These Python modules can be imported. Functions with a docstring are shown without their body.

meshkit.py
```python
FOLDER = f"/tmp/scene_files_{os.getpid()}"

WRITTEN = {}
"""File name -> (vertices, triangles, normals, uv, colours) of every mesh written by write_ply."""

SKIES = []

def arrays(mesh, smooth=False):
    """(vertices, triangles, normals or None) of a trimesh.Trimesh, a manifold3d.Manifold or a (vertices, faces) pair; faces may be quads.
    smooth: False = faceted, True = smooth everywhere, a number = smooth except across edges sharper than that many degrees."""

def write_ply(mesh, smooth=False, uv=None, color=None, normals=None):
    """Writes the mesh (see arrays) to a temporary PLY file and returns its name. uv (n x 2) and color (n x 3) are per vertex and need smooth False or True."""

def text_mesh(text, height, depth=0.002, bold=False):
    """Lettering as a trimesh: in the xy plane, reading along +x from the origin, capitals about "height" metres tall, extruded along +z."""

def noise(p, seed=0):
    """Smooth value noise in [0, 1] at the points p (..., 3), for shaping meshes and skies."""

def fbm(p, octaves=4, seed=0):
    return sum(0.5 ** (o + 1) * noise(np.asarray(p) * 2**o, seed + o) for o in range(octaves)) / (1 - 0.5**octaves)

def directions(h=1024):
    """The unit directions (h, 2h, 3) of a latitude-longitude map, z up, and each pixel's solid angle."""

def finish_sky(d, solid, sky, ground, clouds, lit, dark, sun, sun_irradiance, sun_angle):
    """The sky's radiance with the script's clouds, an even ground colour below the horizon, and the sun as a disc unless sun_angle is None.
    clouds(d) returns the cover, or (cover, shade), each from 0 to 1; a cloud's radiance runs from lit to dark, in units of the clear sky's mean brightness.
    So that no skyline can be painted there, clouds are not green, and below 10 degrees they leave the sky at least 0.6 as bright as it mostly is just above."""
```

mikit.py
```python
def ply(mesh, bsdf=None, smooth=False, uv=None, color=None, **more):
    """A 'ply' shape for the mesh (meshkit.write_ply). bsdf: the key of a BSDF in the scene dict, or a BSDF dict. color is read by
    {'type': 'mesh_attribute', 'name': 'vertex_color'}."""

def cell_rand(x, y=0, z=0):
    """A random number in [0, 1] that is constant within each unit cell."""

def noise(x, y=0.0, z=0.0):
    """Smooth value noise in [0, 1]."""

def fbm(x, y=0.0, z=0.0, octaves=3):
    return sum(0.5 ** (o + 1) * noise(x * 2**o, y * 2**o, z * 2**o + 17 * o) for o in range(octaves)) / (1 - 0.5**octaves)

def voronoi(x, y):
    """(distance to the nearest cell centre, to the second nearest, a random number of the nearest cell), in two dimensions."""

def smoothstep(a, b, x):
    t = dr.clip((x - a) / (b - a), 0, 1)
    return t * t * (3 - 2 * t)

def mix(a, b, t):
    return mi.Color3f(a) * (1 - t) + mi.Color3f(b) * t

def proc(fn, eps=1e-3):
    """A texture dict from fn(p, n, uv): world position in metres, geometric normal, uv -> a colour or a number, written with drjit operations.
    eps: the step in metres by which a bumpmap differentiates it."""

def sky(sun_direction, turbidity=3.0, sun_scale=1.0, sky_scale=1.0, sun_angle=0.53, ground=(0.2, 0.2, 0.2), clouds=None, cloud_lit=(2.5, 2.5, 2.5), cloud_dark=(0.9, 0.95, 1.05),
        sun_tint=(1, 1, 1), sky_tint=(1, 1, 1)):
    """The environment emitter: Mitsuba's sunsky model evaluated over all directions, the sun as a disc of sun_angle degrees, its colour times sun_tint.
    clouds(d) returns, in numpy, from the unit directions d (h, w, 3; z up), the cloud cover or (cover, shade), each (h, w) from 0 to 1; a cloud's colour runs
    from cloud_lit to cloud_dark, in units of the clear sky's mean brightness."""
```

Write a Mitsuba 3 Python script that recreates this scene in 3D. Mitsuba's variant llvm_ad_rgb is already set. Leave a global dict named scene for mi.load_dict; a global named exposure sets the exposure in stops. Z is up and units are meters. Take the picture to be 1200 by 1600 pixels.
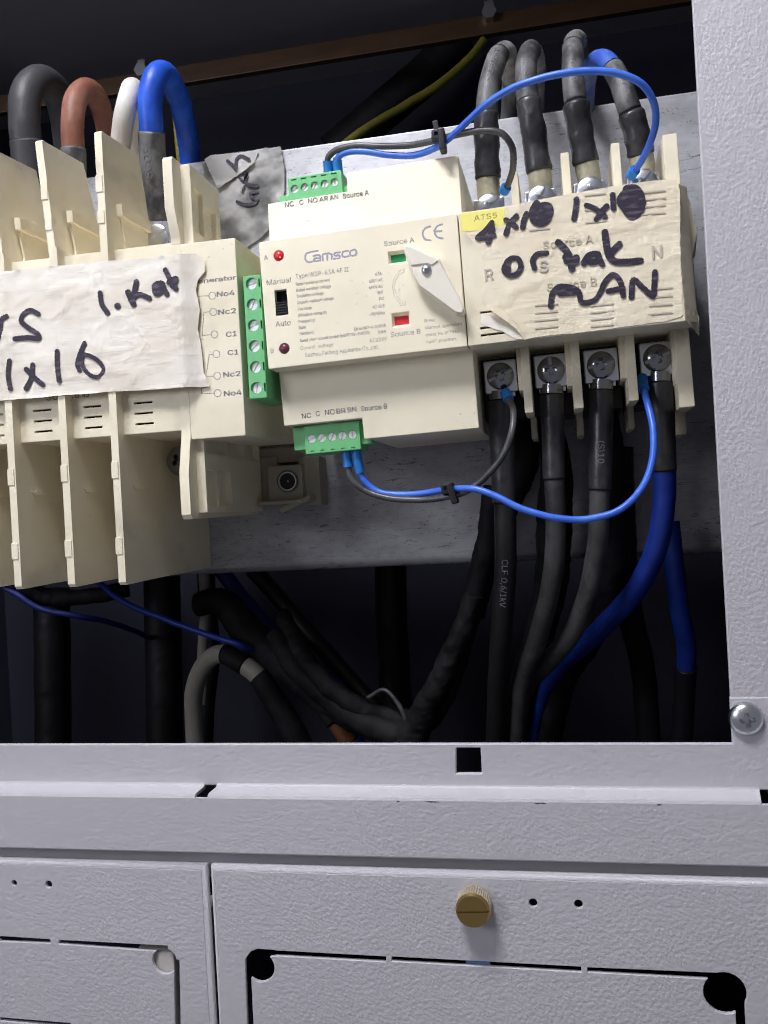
import math
import numpy as np, trimesh, manifold3d as m3d
import mitsuba as mi, drjit as dr
import mikit, meshkit
from mikit import proc, noise, fbm, voronoi, smoothstep, mix, cell_rand
from shapely.geometry import Polygon, LineString, Point, box as sbox
from shapely import affinity
from shapely.ops import unary_union

# ------------------------------------------------------------------ camera, lamps, exposure
# The cabinet front is the world plane y = const (x right, z up); the camera stands at the origin, about 0.32 m in front of it.
FPX, YAW, ROLL = 1383.0, math.radians(11.56), 0.055
FWD = np.array([-math.sin(YAW), math.cos(YAW), 0.0])
RGT = np.array([math.cos(YAW), math.sin(YAW), 0.0])
UPV = np.array([0, 0, 1.0])
T = mi.ScalarTransform4f
exposure = 0.19
scene, labels = {}, {}
scene['camera'] = {'type': 'perspective', 'fov': 2 * math.degrees(math.atan(600 / FPX)), 'fov_axis': 'x', 'near_clip': 0.02, 'far_clip': 20.0,
                   'to_world': T().look_at(origin=[0, 0, 0], target=[float(x) for x in FWD], up=[float(x) for x in (UPV + ROLL * RGT)])}
scene['room_light'] = {'type': 'constant', 'radiance': {'type': 'rgb', 'value': [0.15, 0.151, 0.168]}}
LAMP2 = {'type': 'area', 'radiance': {'type': 'rgb', 'value': [7.2, 7.25, 7.7]}}
LAMP = {'type': 'area', 'radiance': {'type': 'rgb', 'value': [50.0, 50.2, 52.2]}}

# ------------------------------------------------------------------ helpers
# mesh coordinates in millimetres: u to the right, v up, w towards the viewer (the camera is at w = 0)
n_ = math.sqrt(1 + ROLL * ROLL)


def W(px, py, w):
    """the point of the plane w = const seen at a pixel of the 1200 x 1600 photograph"""
    dx, dy = px - 600.0, py - 800.0
    ar, ad = (dx - ROLL * dy) / n_, (ROLL * dx + dy) / n_
    d = FWD + ar / FPX * RGT - ad / FPX * UPV
    t = -w / d[1]
    return np.array([d[0] * t, d[2] * t, w])


class Frame:
    """a local frame turned by deg in the cabinet plane about the point o"""
    def __init__(self, o=(0, 0, 0), deg=0.0):
        self.o = np.array([o[0], o[1], 0.0])
        a = math.radians(deg)
        self.R = np.array([[math.cos(a), -math.sin(a), 0], [math.sin(a), math.cos(a), 0], [0, 0, 1]])

    def q(self, px, py, w):
        return self.R.T @ (W(px, py, w) - self.o)

    def out(self, v):
        return np.asarray(v) @ self.R.T + self.o


G = Frame()


def numbered(key):
    if key not in scene:
        return key
    i = 1
    while f'{key}_{i:03d}' in scene:
        i += 1
    return f'{key}_{i:03d}'


def tm(mesh):
    if hasattr(mesh, 'to_mesh'):
        m = mesh.to_mesh()
        return trimesh.Trimesh(np.array(m.vert_properties[:, :3], float), np.array(m.tri_verts), process=False)
    if isinstance(mesh, (list, tuple)):
        return trimesh.util.concatenate([tm(x) for x in mesh])
    return mesh


def add(key, mesh, bsdf, smooth=35, frame=G, label=None, cat=None, group=None, kind=None):
    key = numbered(key)
    m = tm(mesh)
    v = frame.out(m.vertices) * 0.001
    m = trimesh.Trimesh(np.column_stack([v[:, 0], -v[:, 2], v[:, 1]]), m.faces, process=False)
    scene[key] = mikit.ply(m, bsdf, smooth=smooth)
    if key.split('__')[-1].rstrip('_0123456789') in ('lettering', 'print', 'handwriting', 'wiring_diagram'):
        kind = 'stuff'
    if label or kind:
        tag(key, label, cat, group, kind)
    return key


def tag(key, label=None, cat=None, group=None, kind=None):
    labels[key] = {k: x for k, x in (('label', label), ('category', cat), ('group', group), ('kind', kind)) if x}


_S = []
for a in range(3):
    for b in range(3):
        t1, t2 = a * math.pi / 4, b * math.pi / 4
        _S.append((math.cos(t1) * math.cos(t2), math.sin(t1) * math.cos(t2), math.sin(t2)))
_S = np.array(_S)


def rbox(u0, u1, v0, v1, w0, w1, r=0.5):
    """box with rounded edges"""
    u0, u1 = sorted((u0, u1)); v0, v1 = sorted((v0, v1)); w0, w1 = sorted((w0, w1))
    r = min(r, (u1 - u0) / 2.01, (v1 - v0) / 2.01, (w1 - w0) / 2.01)
    pts = []
    for su in (-1, 1):
        for sv in (-1, 1):
            for sw in (-1, 1):
                c = np.array([u1 - r if su > 0 else u0 + r, v1 - r if sv > 0 else v0 + r, w1 - r if sw > 0 else w0 + r])
                pts.append(c + _S * r * np.array([su, sv, sw]))
    return m3d.Manifold.hull_points(np.vstack(pts).astype(np.float64))


def hull(pts, r=0.0):
    pts = np.array(pts, float)
    if r > 0:
        d = np.vstack([_S * np.array([a, b, c]) for a in (-1, 1) for b in (-1, 1) for c in (-1, 1)]) * r
        pts = (pts[:, None] + d[None]).reshape(-1, 3)
    return m3d.Manifold.hull_points(pts)


def cyl(c, r, w0, w1, seg=28, r2=None):
    """cylinder along w"""
    w0, w1 = sorted((w0, w1))
    return m3d.Manifold.cylinder(w1 - w0, r, r if r2 is None else r2, seg).translate((c[0], c[1], w0))


def rings(poly):
    for g in getattr(poly, 'geoms', [poly]):
        yield g


def sheet(poly, w0, w1, b=0.0):
    """extruded shapely polygon from w0 to w1 (front), front edge chamfered by b"""
    out = []
    for g in rings(poly):
        if b > 0:
            g2 = g.buffer(-b, join_style=2, mitre_limit=3)
            low = trimesh.creation.extrude_polygon(g, w1 - b - w0, engine='earcut')
            low.apply_translation([0, 0, w0])
            out.append(low)
            # chamfer ring: matched vertices by offsetting every ring along its own mitre
            for ring, sgn in [(g.exterior, 1)] + [(h, -1) for h in g.interiors]:
                p = np.array(ring.coords)[:-1]
                if (ring.is_ccw) != (sgn > 0):
                    p = p[::-1]
                e = np.roll(p, -1, 0) - p
                e /= np.maximum(np.linalg.norm(e, axis=1, keepdims=True), 1e-9)
                nn = np.column_stack([-e[:, 1], e[:, 0]])
                mm = nn + np.roll(nn, 1, 0)
                mm /= np.maximum((mm * nn).sum(1, keepdims=True), 0.35)
                qin = p + mm * b
                k = len(p)
                v = np.vstack([np.column_stack([p, np.full(k, w1 - b)]), np.column_stack([qin, np.full(k, w1)])])
                i = np.arange(k); j = (i + 1) % k
                out.append(trimesh.Trimesh(v, np.vstack([np.column_stack([i, j, j + k]), np.column_stack([i, j + k, i + k])]), process=False))
            for g3 in rings(g2):
                cap = trimesh.creation.extrude_polygon(g3, b * 0.5, engine='earcut')
                cap.apply_translation([0, 0, w1 - b * 0.5])
                out.append(cap)
        else:
            m = trimesh.creation.extrude_polygon(g, w1 - w0, engine='earcut')
            m.apply_translation([0, 0, w0])
            out.append(m)
    return trimesh.util.concatenate(out)


def spline(pts, n=12):
    p = np.array(pts, float)
    k = len(p)
    e = np.vstack([2 * p[0] - p[1], p, 2 * p[-1] - p[-2]])
    out = []
    for i in range(k - 1):
        p0, p1, p2, p3 = e[i:i + 4]
        d = [max(np.linalg.norm(b - a), 1e-6) ** 0.5 for a, b in ((p0, p1), (p1, p2), (p2, p3))]
        t0, t1 = 0, d[0]; t2 = t1 + d[1]; t3 = t2 + d[2]
        for t in np.linspace(t1, t2, n, endpoint=False):
            a1 = (t1 - t) / (t1 - t0) * p0 + (t - t0) / (t1 - t0) * p1
            a2 = (t2 - t) / (t2 - t1) * p1 + (t - t1) / (t2 - t1) * p2
            a3 = (t3 - t) / (t3 - t2) * p2 + (t - t2) / (t3 - t2) * p3
            b1 = (t2 - t) / (t2 - t0) * a1 + (t - t0) / (t2 - t0) * a2
            b2 = (t3 - t) / (t3 - t1) * a2 + (t - t1) / (t3 - t1) * a3
            out.append((t2 - t) / (t2 - t1) * b1 + (t - t1) / (t2 - t1) * b2)
    out.append(p[-1])
    return np.array(out)


class Path:
    """a cable's centre line: points given as (pixel x, pixel y, w), kept as real positions"""
    def __init__(self, pts, n=12):
        s = spline([W(*p) for p in pts], n)
        L = np.concatenate([[0], np.cumsum(np.linalg.norm(np.diff(s, axis=0), axis=1))])
        self.len = L[-1]
        m = max(int(self.len / 0.9), 24)
        t = np.linspace(0, L[-1], m)
        self.p = np.column_stack([np.interp(t, L, s[:, k]) for k in range(3)])
        self.t = t
        kink = np.stack([meshkit.fbm(self.p * 0.07 + 13.1 * (k + 1), 2, 40 + k) for k in range(3)], 1) - 0.5
        self.p = self.p + kink * 0.9 * np.minimum(1, np.minimum(t, L[-1] - t) / 6.0)[:, None]
        d = np.gradient(self.p, axis=0)
        self.d = d / np.linalg.norm(d, axis=1, keepdims=True)
        nrm = np.cross(self.d[0], [1, 0, 0.2]); N = [nrm / np.linalg.norm(nrm)]
        for i in range(1, m):
            q = N[-1] - self.d[i] * (N[-1] @ self.d[i])
            N.append(q / np.linalg.norm(q))
        self.N = np.array(N)
        self.B = np.cross(self.d, self.N)

    def tube(self, a=0.0, b=1.0, r=2.0, wob=0.0, seed=0, flare=0.0, sides=20, squash=1.0, caps=True, turns=0.0):
        """tube from fraction a to b; wob: lumps in mm; flare: end roundness"""
        i0, i1 = int(round(a * (len(self.t) - 1))), int(round(b * (len(self.t) - 1)))
        i1 = max(i1, i0 + 2)
        idx = np.arange(i0, i1 + 1)
        r = np.interp(np.linspace(0, 1, len(idx)), np.linspace(0, 1, np.size(r)), np.atleast_1d(r))
        ang = np.linspace(0, 2 * np.pi, sides, endpoint=False)
        P = self.p[idx][:, None] + 0 * ang[None, :, None]
        off = np.cos(ang)[None, :, None] * self.N[idx][:, None] + squash * np.sin(ang)[None, :, None] * self.B[idx][:, None]
        rr = np.repeat(r[:, None], sides, 1)
        if wob > 0:
            q = self.p[idx][:, None] + off * r[:, None, None]
            rr = rr + wob * (meshkit.fbm(q * 0.22 + 31.7 * seed, 3, seed) - 0.5) * 2
        if turns > 0:      # overlapping helical turns of adhesive tape
            ph = (self.t[idx][:, None] / turns + ang[None, :] / (2 * np.pi) + 2.2 * meshkit.noise(self.p[idx] * 0.05, seed)[:, None]) % 1.0
            rr = rr + 0.30 * ph ** 3 * (0.3 + 1.4 * meshkit.noise(self.p[idx] * 0.15, seed + 2)[:, None])
        v = (P + off * rr[..., None]).reshape(-1, 3)
        f = []
        m = len(idx)
        i, j = np.meshgrid(np.arange(m - 1), np.arange(sides), indexing='ij')
        i, j = i.ravel(), j.ravel()
        a_, b_ = i * sides + j, i * sides + (j + 1) % sides
        f = np.vstack([np.column_stack([a_, b_, b_ + sides]), np.column_stack([a_, b_ + sides, a_ + sides])])
        if caps:
            k = len(v)
            v = np.vstack([v, self.p[idx[0]] - self.d[idx[0]] * flare, self.p[idx[-1]] + self.d[idx[-1]] * flare])
            jj = np.arange(sides)
            f = np.vstack([f, np.column_stack([(jj + 1) % sides, jj, 0 * jj + k]), np.column_stack([(m - 1) * sides + jj, (m - 1) * sides + (jj + 1) % sides, 0 * jj + k + 1])])
        return trimesh.Trimesh(v, f, process=False)

    def wrap(self, mesh, a, r, phi):
        """wraps a flat mesh (x along the path from fraction a, y round it, z out) onto the tube"""
        v = np.array(mesh.vertices)
        s = a * self.len + v[:, 0]
        th = phi - v[:, 1] / r
        rad = r + v[:, 2]
        g = lambda A: np.column_stack([np.interp(s, self.t, A[:, k]) for k in range(3)])
        P, N, B = g(self.p), g(self.N), g(self.B)
        return trimesh.Trimesh(P + rad[:, None] * (np.cos(th)[:, None] * N + np.sin(th)[:, None] * B), mesh.faces, process=False)


def facing(path, a):
    """the angle round the tube that faces the viewer"""
    i = int(a * (len(path.t) - 1))
    return math.atan2(path.B[i][2], path.N[i][2])


def text(items, frame, w, depth=0.08):
    """items: (text, pixel x of its left end, pixel y of its baseline, cap height in pixels, width in pixels or None, bold)"""
    out = []
    for s, px, py, cap, width, bold in items:
        if w and width:
            p0, p1 = frame.q(px, py, w), frame.q(px + width, py - 0.1 * width, w)
        else:
            p0 = frame.q(px, py, w)
        h = cap * -w / FPX
        m = meshkit.text_mesh(s, h, depth, bold)
        v = np.array(m.vertices)
        if width:
            v[:, 0] = (v[:, 0] - v[:, 0].min()) * (abs(p1[0] - p0[0]) / (np.ptp(v[:, 0])))
        v += [p0[0], p0[1], w - 0.02]
        out.append(trimesh.Trimesh(v, m.faces, process=False))
    return trimesh.util.concatenate(out)


def strokes(lines, frame, w, width, zoom=(0, 0, 1.0), depth=0.08, jitter=0.0, seed=1):
    """pen strokes: lists of zoom-crop pixels, width in photograph pixels; each may carry its own width as a last number"""
    rng = np.random.default_rng(seed)
    shapes = []
    for ln in lines:
        wd = width
        if not isinstance(ln[-1], (tuple, list)):
            wd, ln = ln[-1], ln[:-1]
        pts = [frame.q(zoom[0] + x / zoom[2], zoom[1] + y / zoom[2], w)[:2] for x, y in ln]
        if len(pts) > 2:
            s = spline([list(p) + [0] for p in pts], 8)[:, :2]
        else:
            s = np.array(pts)
        hw = wd * -w / FPX / 2
        if len(s) == 1:
            shapes.append(Point(s[0]).buffer(hw, 8))
            continue
        g = LineString(s).buffer(hw, 6)
        shapes.append(g)
        if jitter > 0:   # a felt tip's uneven edge
            for q in g.exterior.interpolate(np.arange(0, g.exterior.length, 0.45)).__iter__() if False else [g.exterior.interpolate(t) for t in np.arange(0, g.exterior.length, 0.5)]:
                shapes.append(Point(q.x, q.y).buffer(float(rng.uniform(0.02, jitter)), 3))
    m = sheet(unary_union(shapes).simplify(0.02), 0, depth)
    m.apply_translation([0, 0, w - 0.02])
    return m


def pxpoly(pts, frame, w, zoom=(0, 0, 1.0)):
    return Polygon([frame.q(zoom[0] + x / zoom[2], zoom[1] + y / zoom[2], w)[:2] for x, y in pts])


def dome_screw(r, h, cross=True, slot=False, deg=0.0, base=0.6):
    """pan head about the origin, top at +h, with a cross recess"""
    prof = [(0, 0), (r, 0), (r, base)] + [(r * math.cos(t), base + (h - base) * math.sin(t)) for t in np.linspace(0.25, math.pi / 2 - 0.1, 6)] + [(0, h)]
    m = m3d.CrossSection([np.array(prof)]).revolve(36)
    cut = []
    if cross:
        a, b = r * 0.52, r * 0.17
        for rot in (0, 90):
            cut.append(hull([[-a, -b, h + 1], [a, -b, h + 1], [a, b, h + 1], [-a, b, h + 1], [-a * .55, -b * .6, h - h * .75], [a * .55, -b * .6, h * .25], [a * .55, b * .6, h * .25], [-a * .55, b * .6, h * .25]]).rotate((0, 0, rot)))
    if slot:
        cut.append(m3d.Manifold.cube((2.4 * r, r * 0.24, h), True).translate((0, 0, h + 0.1)))
    for c in cut:
        m = m - c
    return m.rotate((0, 0, deg))


# ------------------------------------------------------------------ materials
def bsdf(name, d, twosided=True):
    scene['mat_' + name] = {'type': 'twosided', 'bsdf': d} if twosided else d
    return 'mat_' + name


def rgb(c):
    return {'type': 'rgb', 'value': [float(x) for x in (c if np.size(c) == 3 else [c] * 3)]}


def pri(c, rough=0.5, spec=0.5, metal=0.0, **k):
    return {'type': 'principled', 'base_color': c if isinstance(c, dict) else rgb(c), 'roughness': rough if isinstance(rough, dict) else float(rough), 'specular': float(spec), 'metallic': float(metal), **k}


def bump(d, fn, scale=1.0, eps=1e-4):
    return {'type': 'bumpmap', 'arbitrary': proc(fn, eps), 'scale': scale, 'bsdf': d}


def mm(p):
    return p.x * 1000, p.y * 1000, p.z * 1000


def peel(p, n, uv):       # hammered powder coat: height in metres
    x, y, z = mm(p)
    u, v = 0.92 * x + 0.38 * z, 0.92 * z - 0.38 * x
    a = noise(u * 1.45, y * 0.5, v * 0.95)
    b = noise(x * 2.3 + 40, y, z * 1.6)
    return (smoothstep(0.15, 0.85, a) * 0.6 + b * 0.4) * 0.00017


def paint_col(p, n, uv):
    x, y, z = mm(p)
    g = fbm(x * 0.02, y * 0.02, z * 0.02, 3)
    s = smoothstep(0.77, 0.83, noise(x * 0.9 + 9, y, z * 0.9)) * smoothstep(0.62, 0.75, noise(x * 0.045, y, z * 0.05 + 3))
    return mix((0.43, 0.42, 0.452), (0.47, 0.46, 0.492), g) * (1 - 0.0 * s)


M_PAINT = bsdf('paint', bump(pri(proc(paint_col), 0.42, 0.45), peel))
M_INT = bsdf('interior', pri((0.024, 0.024, 0.042), 0.7, 0.3))  # grey inner paint taken to near black, shade put into the colour
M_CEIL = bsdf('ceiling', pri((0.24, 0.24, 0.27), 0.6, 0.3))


def zcrack(x, z):
    warp = 2.5 * fbm(x * 0.12, 3.0, z * 0.3, 2)
    line = dr.abs(noise(x * 0.11 + warp, 7.0, z * 0.9 + warp) - 0.5)
    return (1 - smoothstep(0.0, 0.045, line)) * smoothstep(0.42, 0.6, noise(x * 0.22, 2.0, z * 0.35))


def zinc_col(p, n, uv):
    x, y, z = mm(p)
    a = fbm(x * 0.025, 3.0, z * 0.05, 4)
    c = mix((0.38, 0.38, 0.41), (0.48, 0.48, 0.52), smoothstep(0.3, 0.7, a))
    st = noise(x * 0.06, 1.0, z * 1.1)
    grime = smoothstep(0.55, 0.85, fbm(x * 0.018 + 7, 5.0, z * 0.03, 3))
    sp = smoothstep(0.4, 0.75, fbm(x * 0.35, 9.0, z * 0.35, 3))
    return c * (0.96 + 0.07 * st) * (1 - 0.6 * zcrack(x, z)) * (1 - 0.30 * grime) * (1 - 0.10 * sp)


def zinc_h(p, n, uv):
    x, y, z = mm(p)
    return (0.5 * fbm(x * 0.4, 1.0, z * 0.5, 3) - 0.5 * zcrack(x, z)) * 0.00006


M_ZINC = bsdf('zinc', bump(pri(proc(zinc_col), 0.42, 0.5, 0.35), zinc_h))


def cream_fn(c0, c1, dirt=0.0):
    def f(p, n, uv):
        x, y, z = mm(p)
        g = fbm(x * 0.035, y * 0.035, z * 0.035, 4)
        d = smoothstep(0.90, 0.95, noise(x * 0.8, y * 0.8, z * 0.8)) * smoothstep(0.6, 0.8, noise(x * 0.06 + 5, y * 0.06, z * 0.06))
        gr = smoothstep(0.52, 0.8, fbm(x * 0.07 + 11, y * 0.03, z * 0.05, 4))
        return mix(c0, c1, smoothstep(0.3, 0.7, g)) * (1 - 0.25 * d) * (1 - dirt * gr)
    return f


def fine(p, n, uv):
    x, y, z = mm(p)
    return noise(x * 3, y * 3, z * 3) * 0.00002


M_CREAM = bsdf('cream', bump(pri(proc(cream_fn((0.775, 0.71, 0.55), (0.80, 0.745, 0.595), 0.05)), 0.42, 0.45), fine))
M_CREAM2 = bsdf('cream_old', bump(pri(proc(cream_fn((0.715, 0.65, 0.495), (0.765, 0.705, 0.56), 0.22)), 0.45, 0.4), fine))
M_CREAM3 = bsdf('cream_lever', pri((0.74, 0.70, 0.60), 0.35, 0.5))


def tape_fn(c0, c1, ks):
    def f(p, n, uv):
        x, y, z = mm(p)
        g = fbm(x * ks, 1.0, z * ks, 4)
        crease = smoothstep(0.83, 0.9, noise(x * 0.15, 2.0, z * 1.3))
        return mix(c0, c1, smoothstep(0.3, 0.72, g)) * (1 - 0.10 * crease)
    return f


def crepe(p, n, uv):
    x, y, z = mm(p)
    return (0.5 * noise(x * 1.6, 0.0, z * 0.5) + fbm(x * 0.18, 4.0, z * 0.5, 3) * 1.2) * 0.0002


M_TAPE = bsdf('tape', bump(pri(proc(tape_fn((0.69, 0.635, 0.55), (0.78, 0.735, 0.67), 0.08)), 0.7, 0.25), crepe))
M_TAPE2 = bsdf('tape_yellowed', bump(pri(proc(tape_fn((0.70, 0.62, 0.47), (0.76, 0.69, 0.545), 0.06)), 0.6, 0.3), crepe))
M_TAPE3 = bsdf('tape_grey', bump(pri(proc(tape_fn((0.10, 0.10, 0.10), (0.47, 0.46, 0.46), 0.06)), 0.65, 0.3), crepe))
M_YELLOW = bsdf('yellow_label', pri((0.80, 0.735, 0.20), 0.5, 0.4))
def ink_fn(p, n, uv):
    x, y, z = mm(p)
    return mix((0.020, 0.014, 0.030), (0.085, 0.065, 0.10), smoothstep(0.5, 0.8, fbm(x * 0.35, 1.0, z * 0.9, 3)))


M_INK = bsdf('ink', pri(proc(ink_fn), 0.55, 0.4))
M_PRINT = bsdf('print', pri((0.13, 0.12, 0.14), 0.6, 0.3))
M_PRINT2 = bsdf('print_faint', pri((0.48, 0.435, 0.37), 0.6, 0.3))
M_LOGO = bsdf('print_logo', pri((0.30, 0.285, 0.35), 0.5, 0.4))
M_BLACK = bsdf('black', pri((0.012, 0.012, 0.015), 0.4, 0.4))
M_HOLE = bsdf('hole', pri((0.01, 0.01, 0.012), 0.9, 0.1))
M_GREEN = bsdf('green_plastic', pri((0.15, 0.47, 0.20), 0.4, 0.45))
M_GFLAG = bsdf('green_flag', pri((0.01, 0.22, 0.07), 0.4, 0.45))
M_RFLAG = bsdf('red_flag', pri((0.55, 0.025, 0.03), 0.4, 0.45))
M_LEDON = bsdf('led_red', pri((0.62, 0.02, 0.035), 0.15, 0.6))
M_LEDOFF = bsdf('led_dark', pri((0.12, 0.03, 0.045), 0.15, 0.6))
M_STEEL = bsdf('steel', bump(pri((0.62, 0.64, 0.68), 0.28, 0.5, 1.0), fine))
M_DARKSTEEL = bsdf('dark_steel', bump(pri((0.30, 0.31, 0.335), 0.18, 0.5, 1.0), fine))
M_TIN = bsdf('tin', pri((0.72, 0.72, 0.74), 0.35, 0.5, 0.35))
M_BRASS = bsdf('brass', bump(pri((0.36, 0.25, 0.09), 0.34, 0.5, 0.9), fine))
M_BRASSD = bsdf('brass_dull', pri((0.43, 0.375, 0.29), 0.5, 0.5, 0.3))


def copper_fn(p, n, uv):
    x, y, z = mm(p)
    return mix((0.05, 0.025, 0.012), (0.095, 0.046, 0.022), fbm(x * 0.05, y * 0.05, z * 0.2, 3))


M_COPPER = bsdf('copper', pri(proc(copper_fn), 0.45, 0.5, 0.4))


def dusty(c0, c1, lo=0.35, hi=0.7, ks=0.12):
    def f(p, n, uv):
        x, y, z = mm(p)
        g = fbm(x * ks, y * ks, z * ks * 0.6, 4)
        s = noise(x * 1.1, y * 1.1, z * 0.9)
        return mix(c0, c1, smoothstep(lo, hi, g * 0.93 + s * 0.07))
    return f


def cab_h(p, n, uv):
    x, y, z = mm(p)
    return (fbm(x * 0.5, y * 0.5, z * 0.5, 3) + 0.2 * noise(x * 2.5, y * 2.5, z * 2.5)) * 0.00008


M_CABLE = bsdf('cable_black', bump(pri(proc(dusty((0.08, 0.08, 0.085), (0.23, 0.226, 0.226), 0.32, 0.68, 0.12)), 0.55, 0.35), cab_h))
M_CABLED = bsdf('cable_deep_shaded', bump(pri(proc(dusty((0.005, 0.005, 0.006), (0.010, 0.010, 0.012), 0.3, 0.75, 0.05)), 0.5, 0.35), cab_h))  # black cable with the deep cavity's shade painted into its colour
M_CABLEG = bsdf('cable_charcoal', bump(pri(proc(dusty((0.028, 0.028, 0.032), (0.05, 0.05, 0.056), 0.3, 0.75, 0.05)), 0.5, 0.4), cab_h))
M_CABLEM = bsdf('cable_black_shaded', bump(pri(proc(dusty((0.022, 0.022, 0.024), (0.052, 0.052, 0.055), 0.35, 0.7, 0.10)), 0.55, 0.35), cab_h))  # shaded copy of the black cable for the runs below the switch
M_BLUE2 = bsdf('cable_blue_shaded', bump(pri(proc(dusty((0.004, 0.018, 0.17), (0.007, 0.028, 0.22))), 0.45, 0.4), cab_h))  # shaded copy of the blue cable, darkened for the lower cavity
M_SHRINK = bsdf('heat_shrink', bump(pri(proc(dusty((0.016, 0.016, 0.019), (0.04, 0.04, 0.045))), 0.33, 0.5), cab_h))
M_SLEEVE = bsdf('sleeve_grey', bump(pri(proc(dusty((0.035, 0.035, 0.039), (0.13, 0.128, 0.13), 0.32, 0.68, 0.18)), 0.5, 0.4), cab_h))
M_BLUE = bsdf('cable_blue', bump(pri(proc(dusty((0.012, 0.062, 0.42), (0.022, 0.10, 0.58))), 0.42, 0.4), cab_h))
M_BLUED = bsdf('cable_blue_dusty', bump(pri(proc(dusty((0.035, 0.09, 0.42), (0.15, 0.18, 0.30), 0.42, 0.65)), 0.5, 0.4), cab_h))
M_NAVY = bsdf('cable_navy', pri((0.006, 0.014, 0.13), 0.5, 0.4))
M_WBLUE = bsdf('wire_blue', bump(pri(proc(dusty((0.035, 0.12, 0.60), (0.06, 0.17, 0.66))), 0.35, 0.45), cab_h))
M_WBLACK = bsdf('wire_black', bump(pri(proc(dusty((0.035, 0.035, 0.04), (0.08, 0.08, 0.085))), 0.35, 0.45), cab_h))
M_FERRULE = bsdf('ferrule_blue', pri((0.02, 0.17, 0.52), 0.4, 0.45))
M_BROWN = bsdf('cable_brown', bump(pri(proc(dusty((0.19, 0.075, 0.048), (0.26, 0.12, 0.085))), 0.5, 0.35), cab_h))
M_WHITE = bsdf('cable_white', bump(pri(proc(dusty((0.48, 0.45, 0.42), (0.58, 0.555, 0.53))), 0.5, 0.35), cab_h))
M_DIMWHITE = bsdf('cable_dirty_white_shaded', pri((0.24, 0.228, 0.205), 0.5, 0.35))  # dirty white, darkened further to carry the cavity's shade
M_YG = bsdf('wire_yellow', pri((0.20, 0.18, 0.025), 0.5, 0.4))
M_LUG = bsdf('lug_sheath', bump(pri(proc(dusty((0.13, 0.13, 0.09), (0.36, 0.33, 0.24), 0.35, 0.65)), 0.3, 0.5), cab_h))
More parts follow.
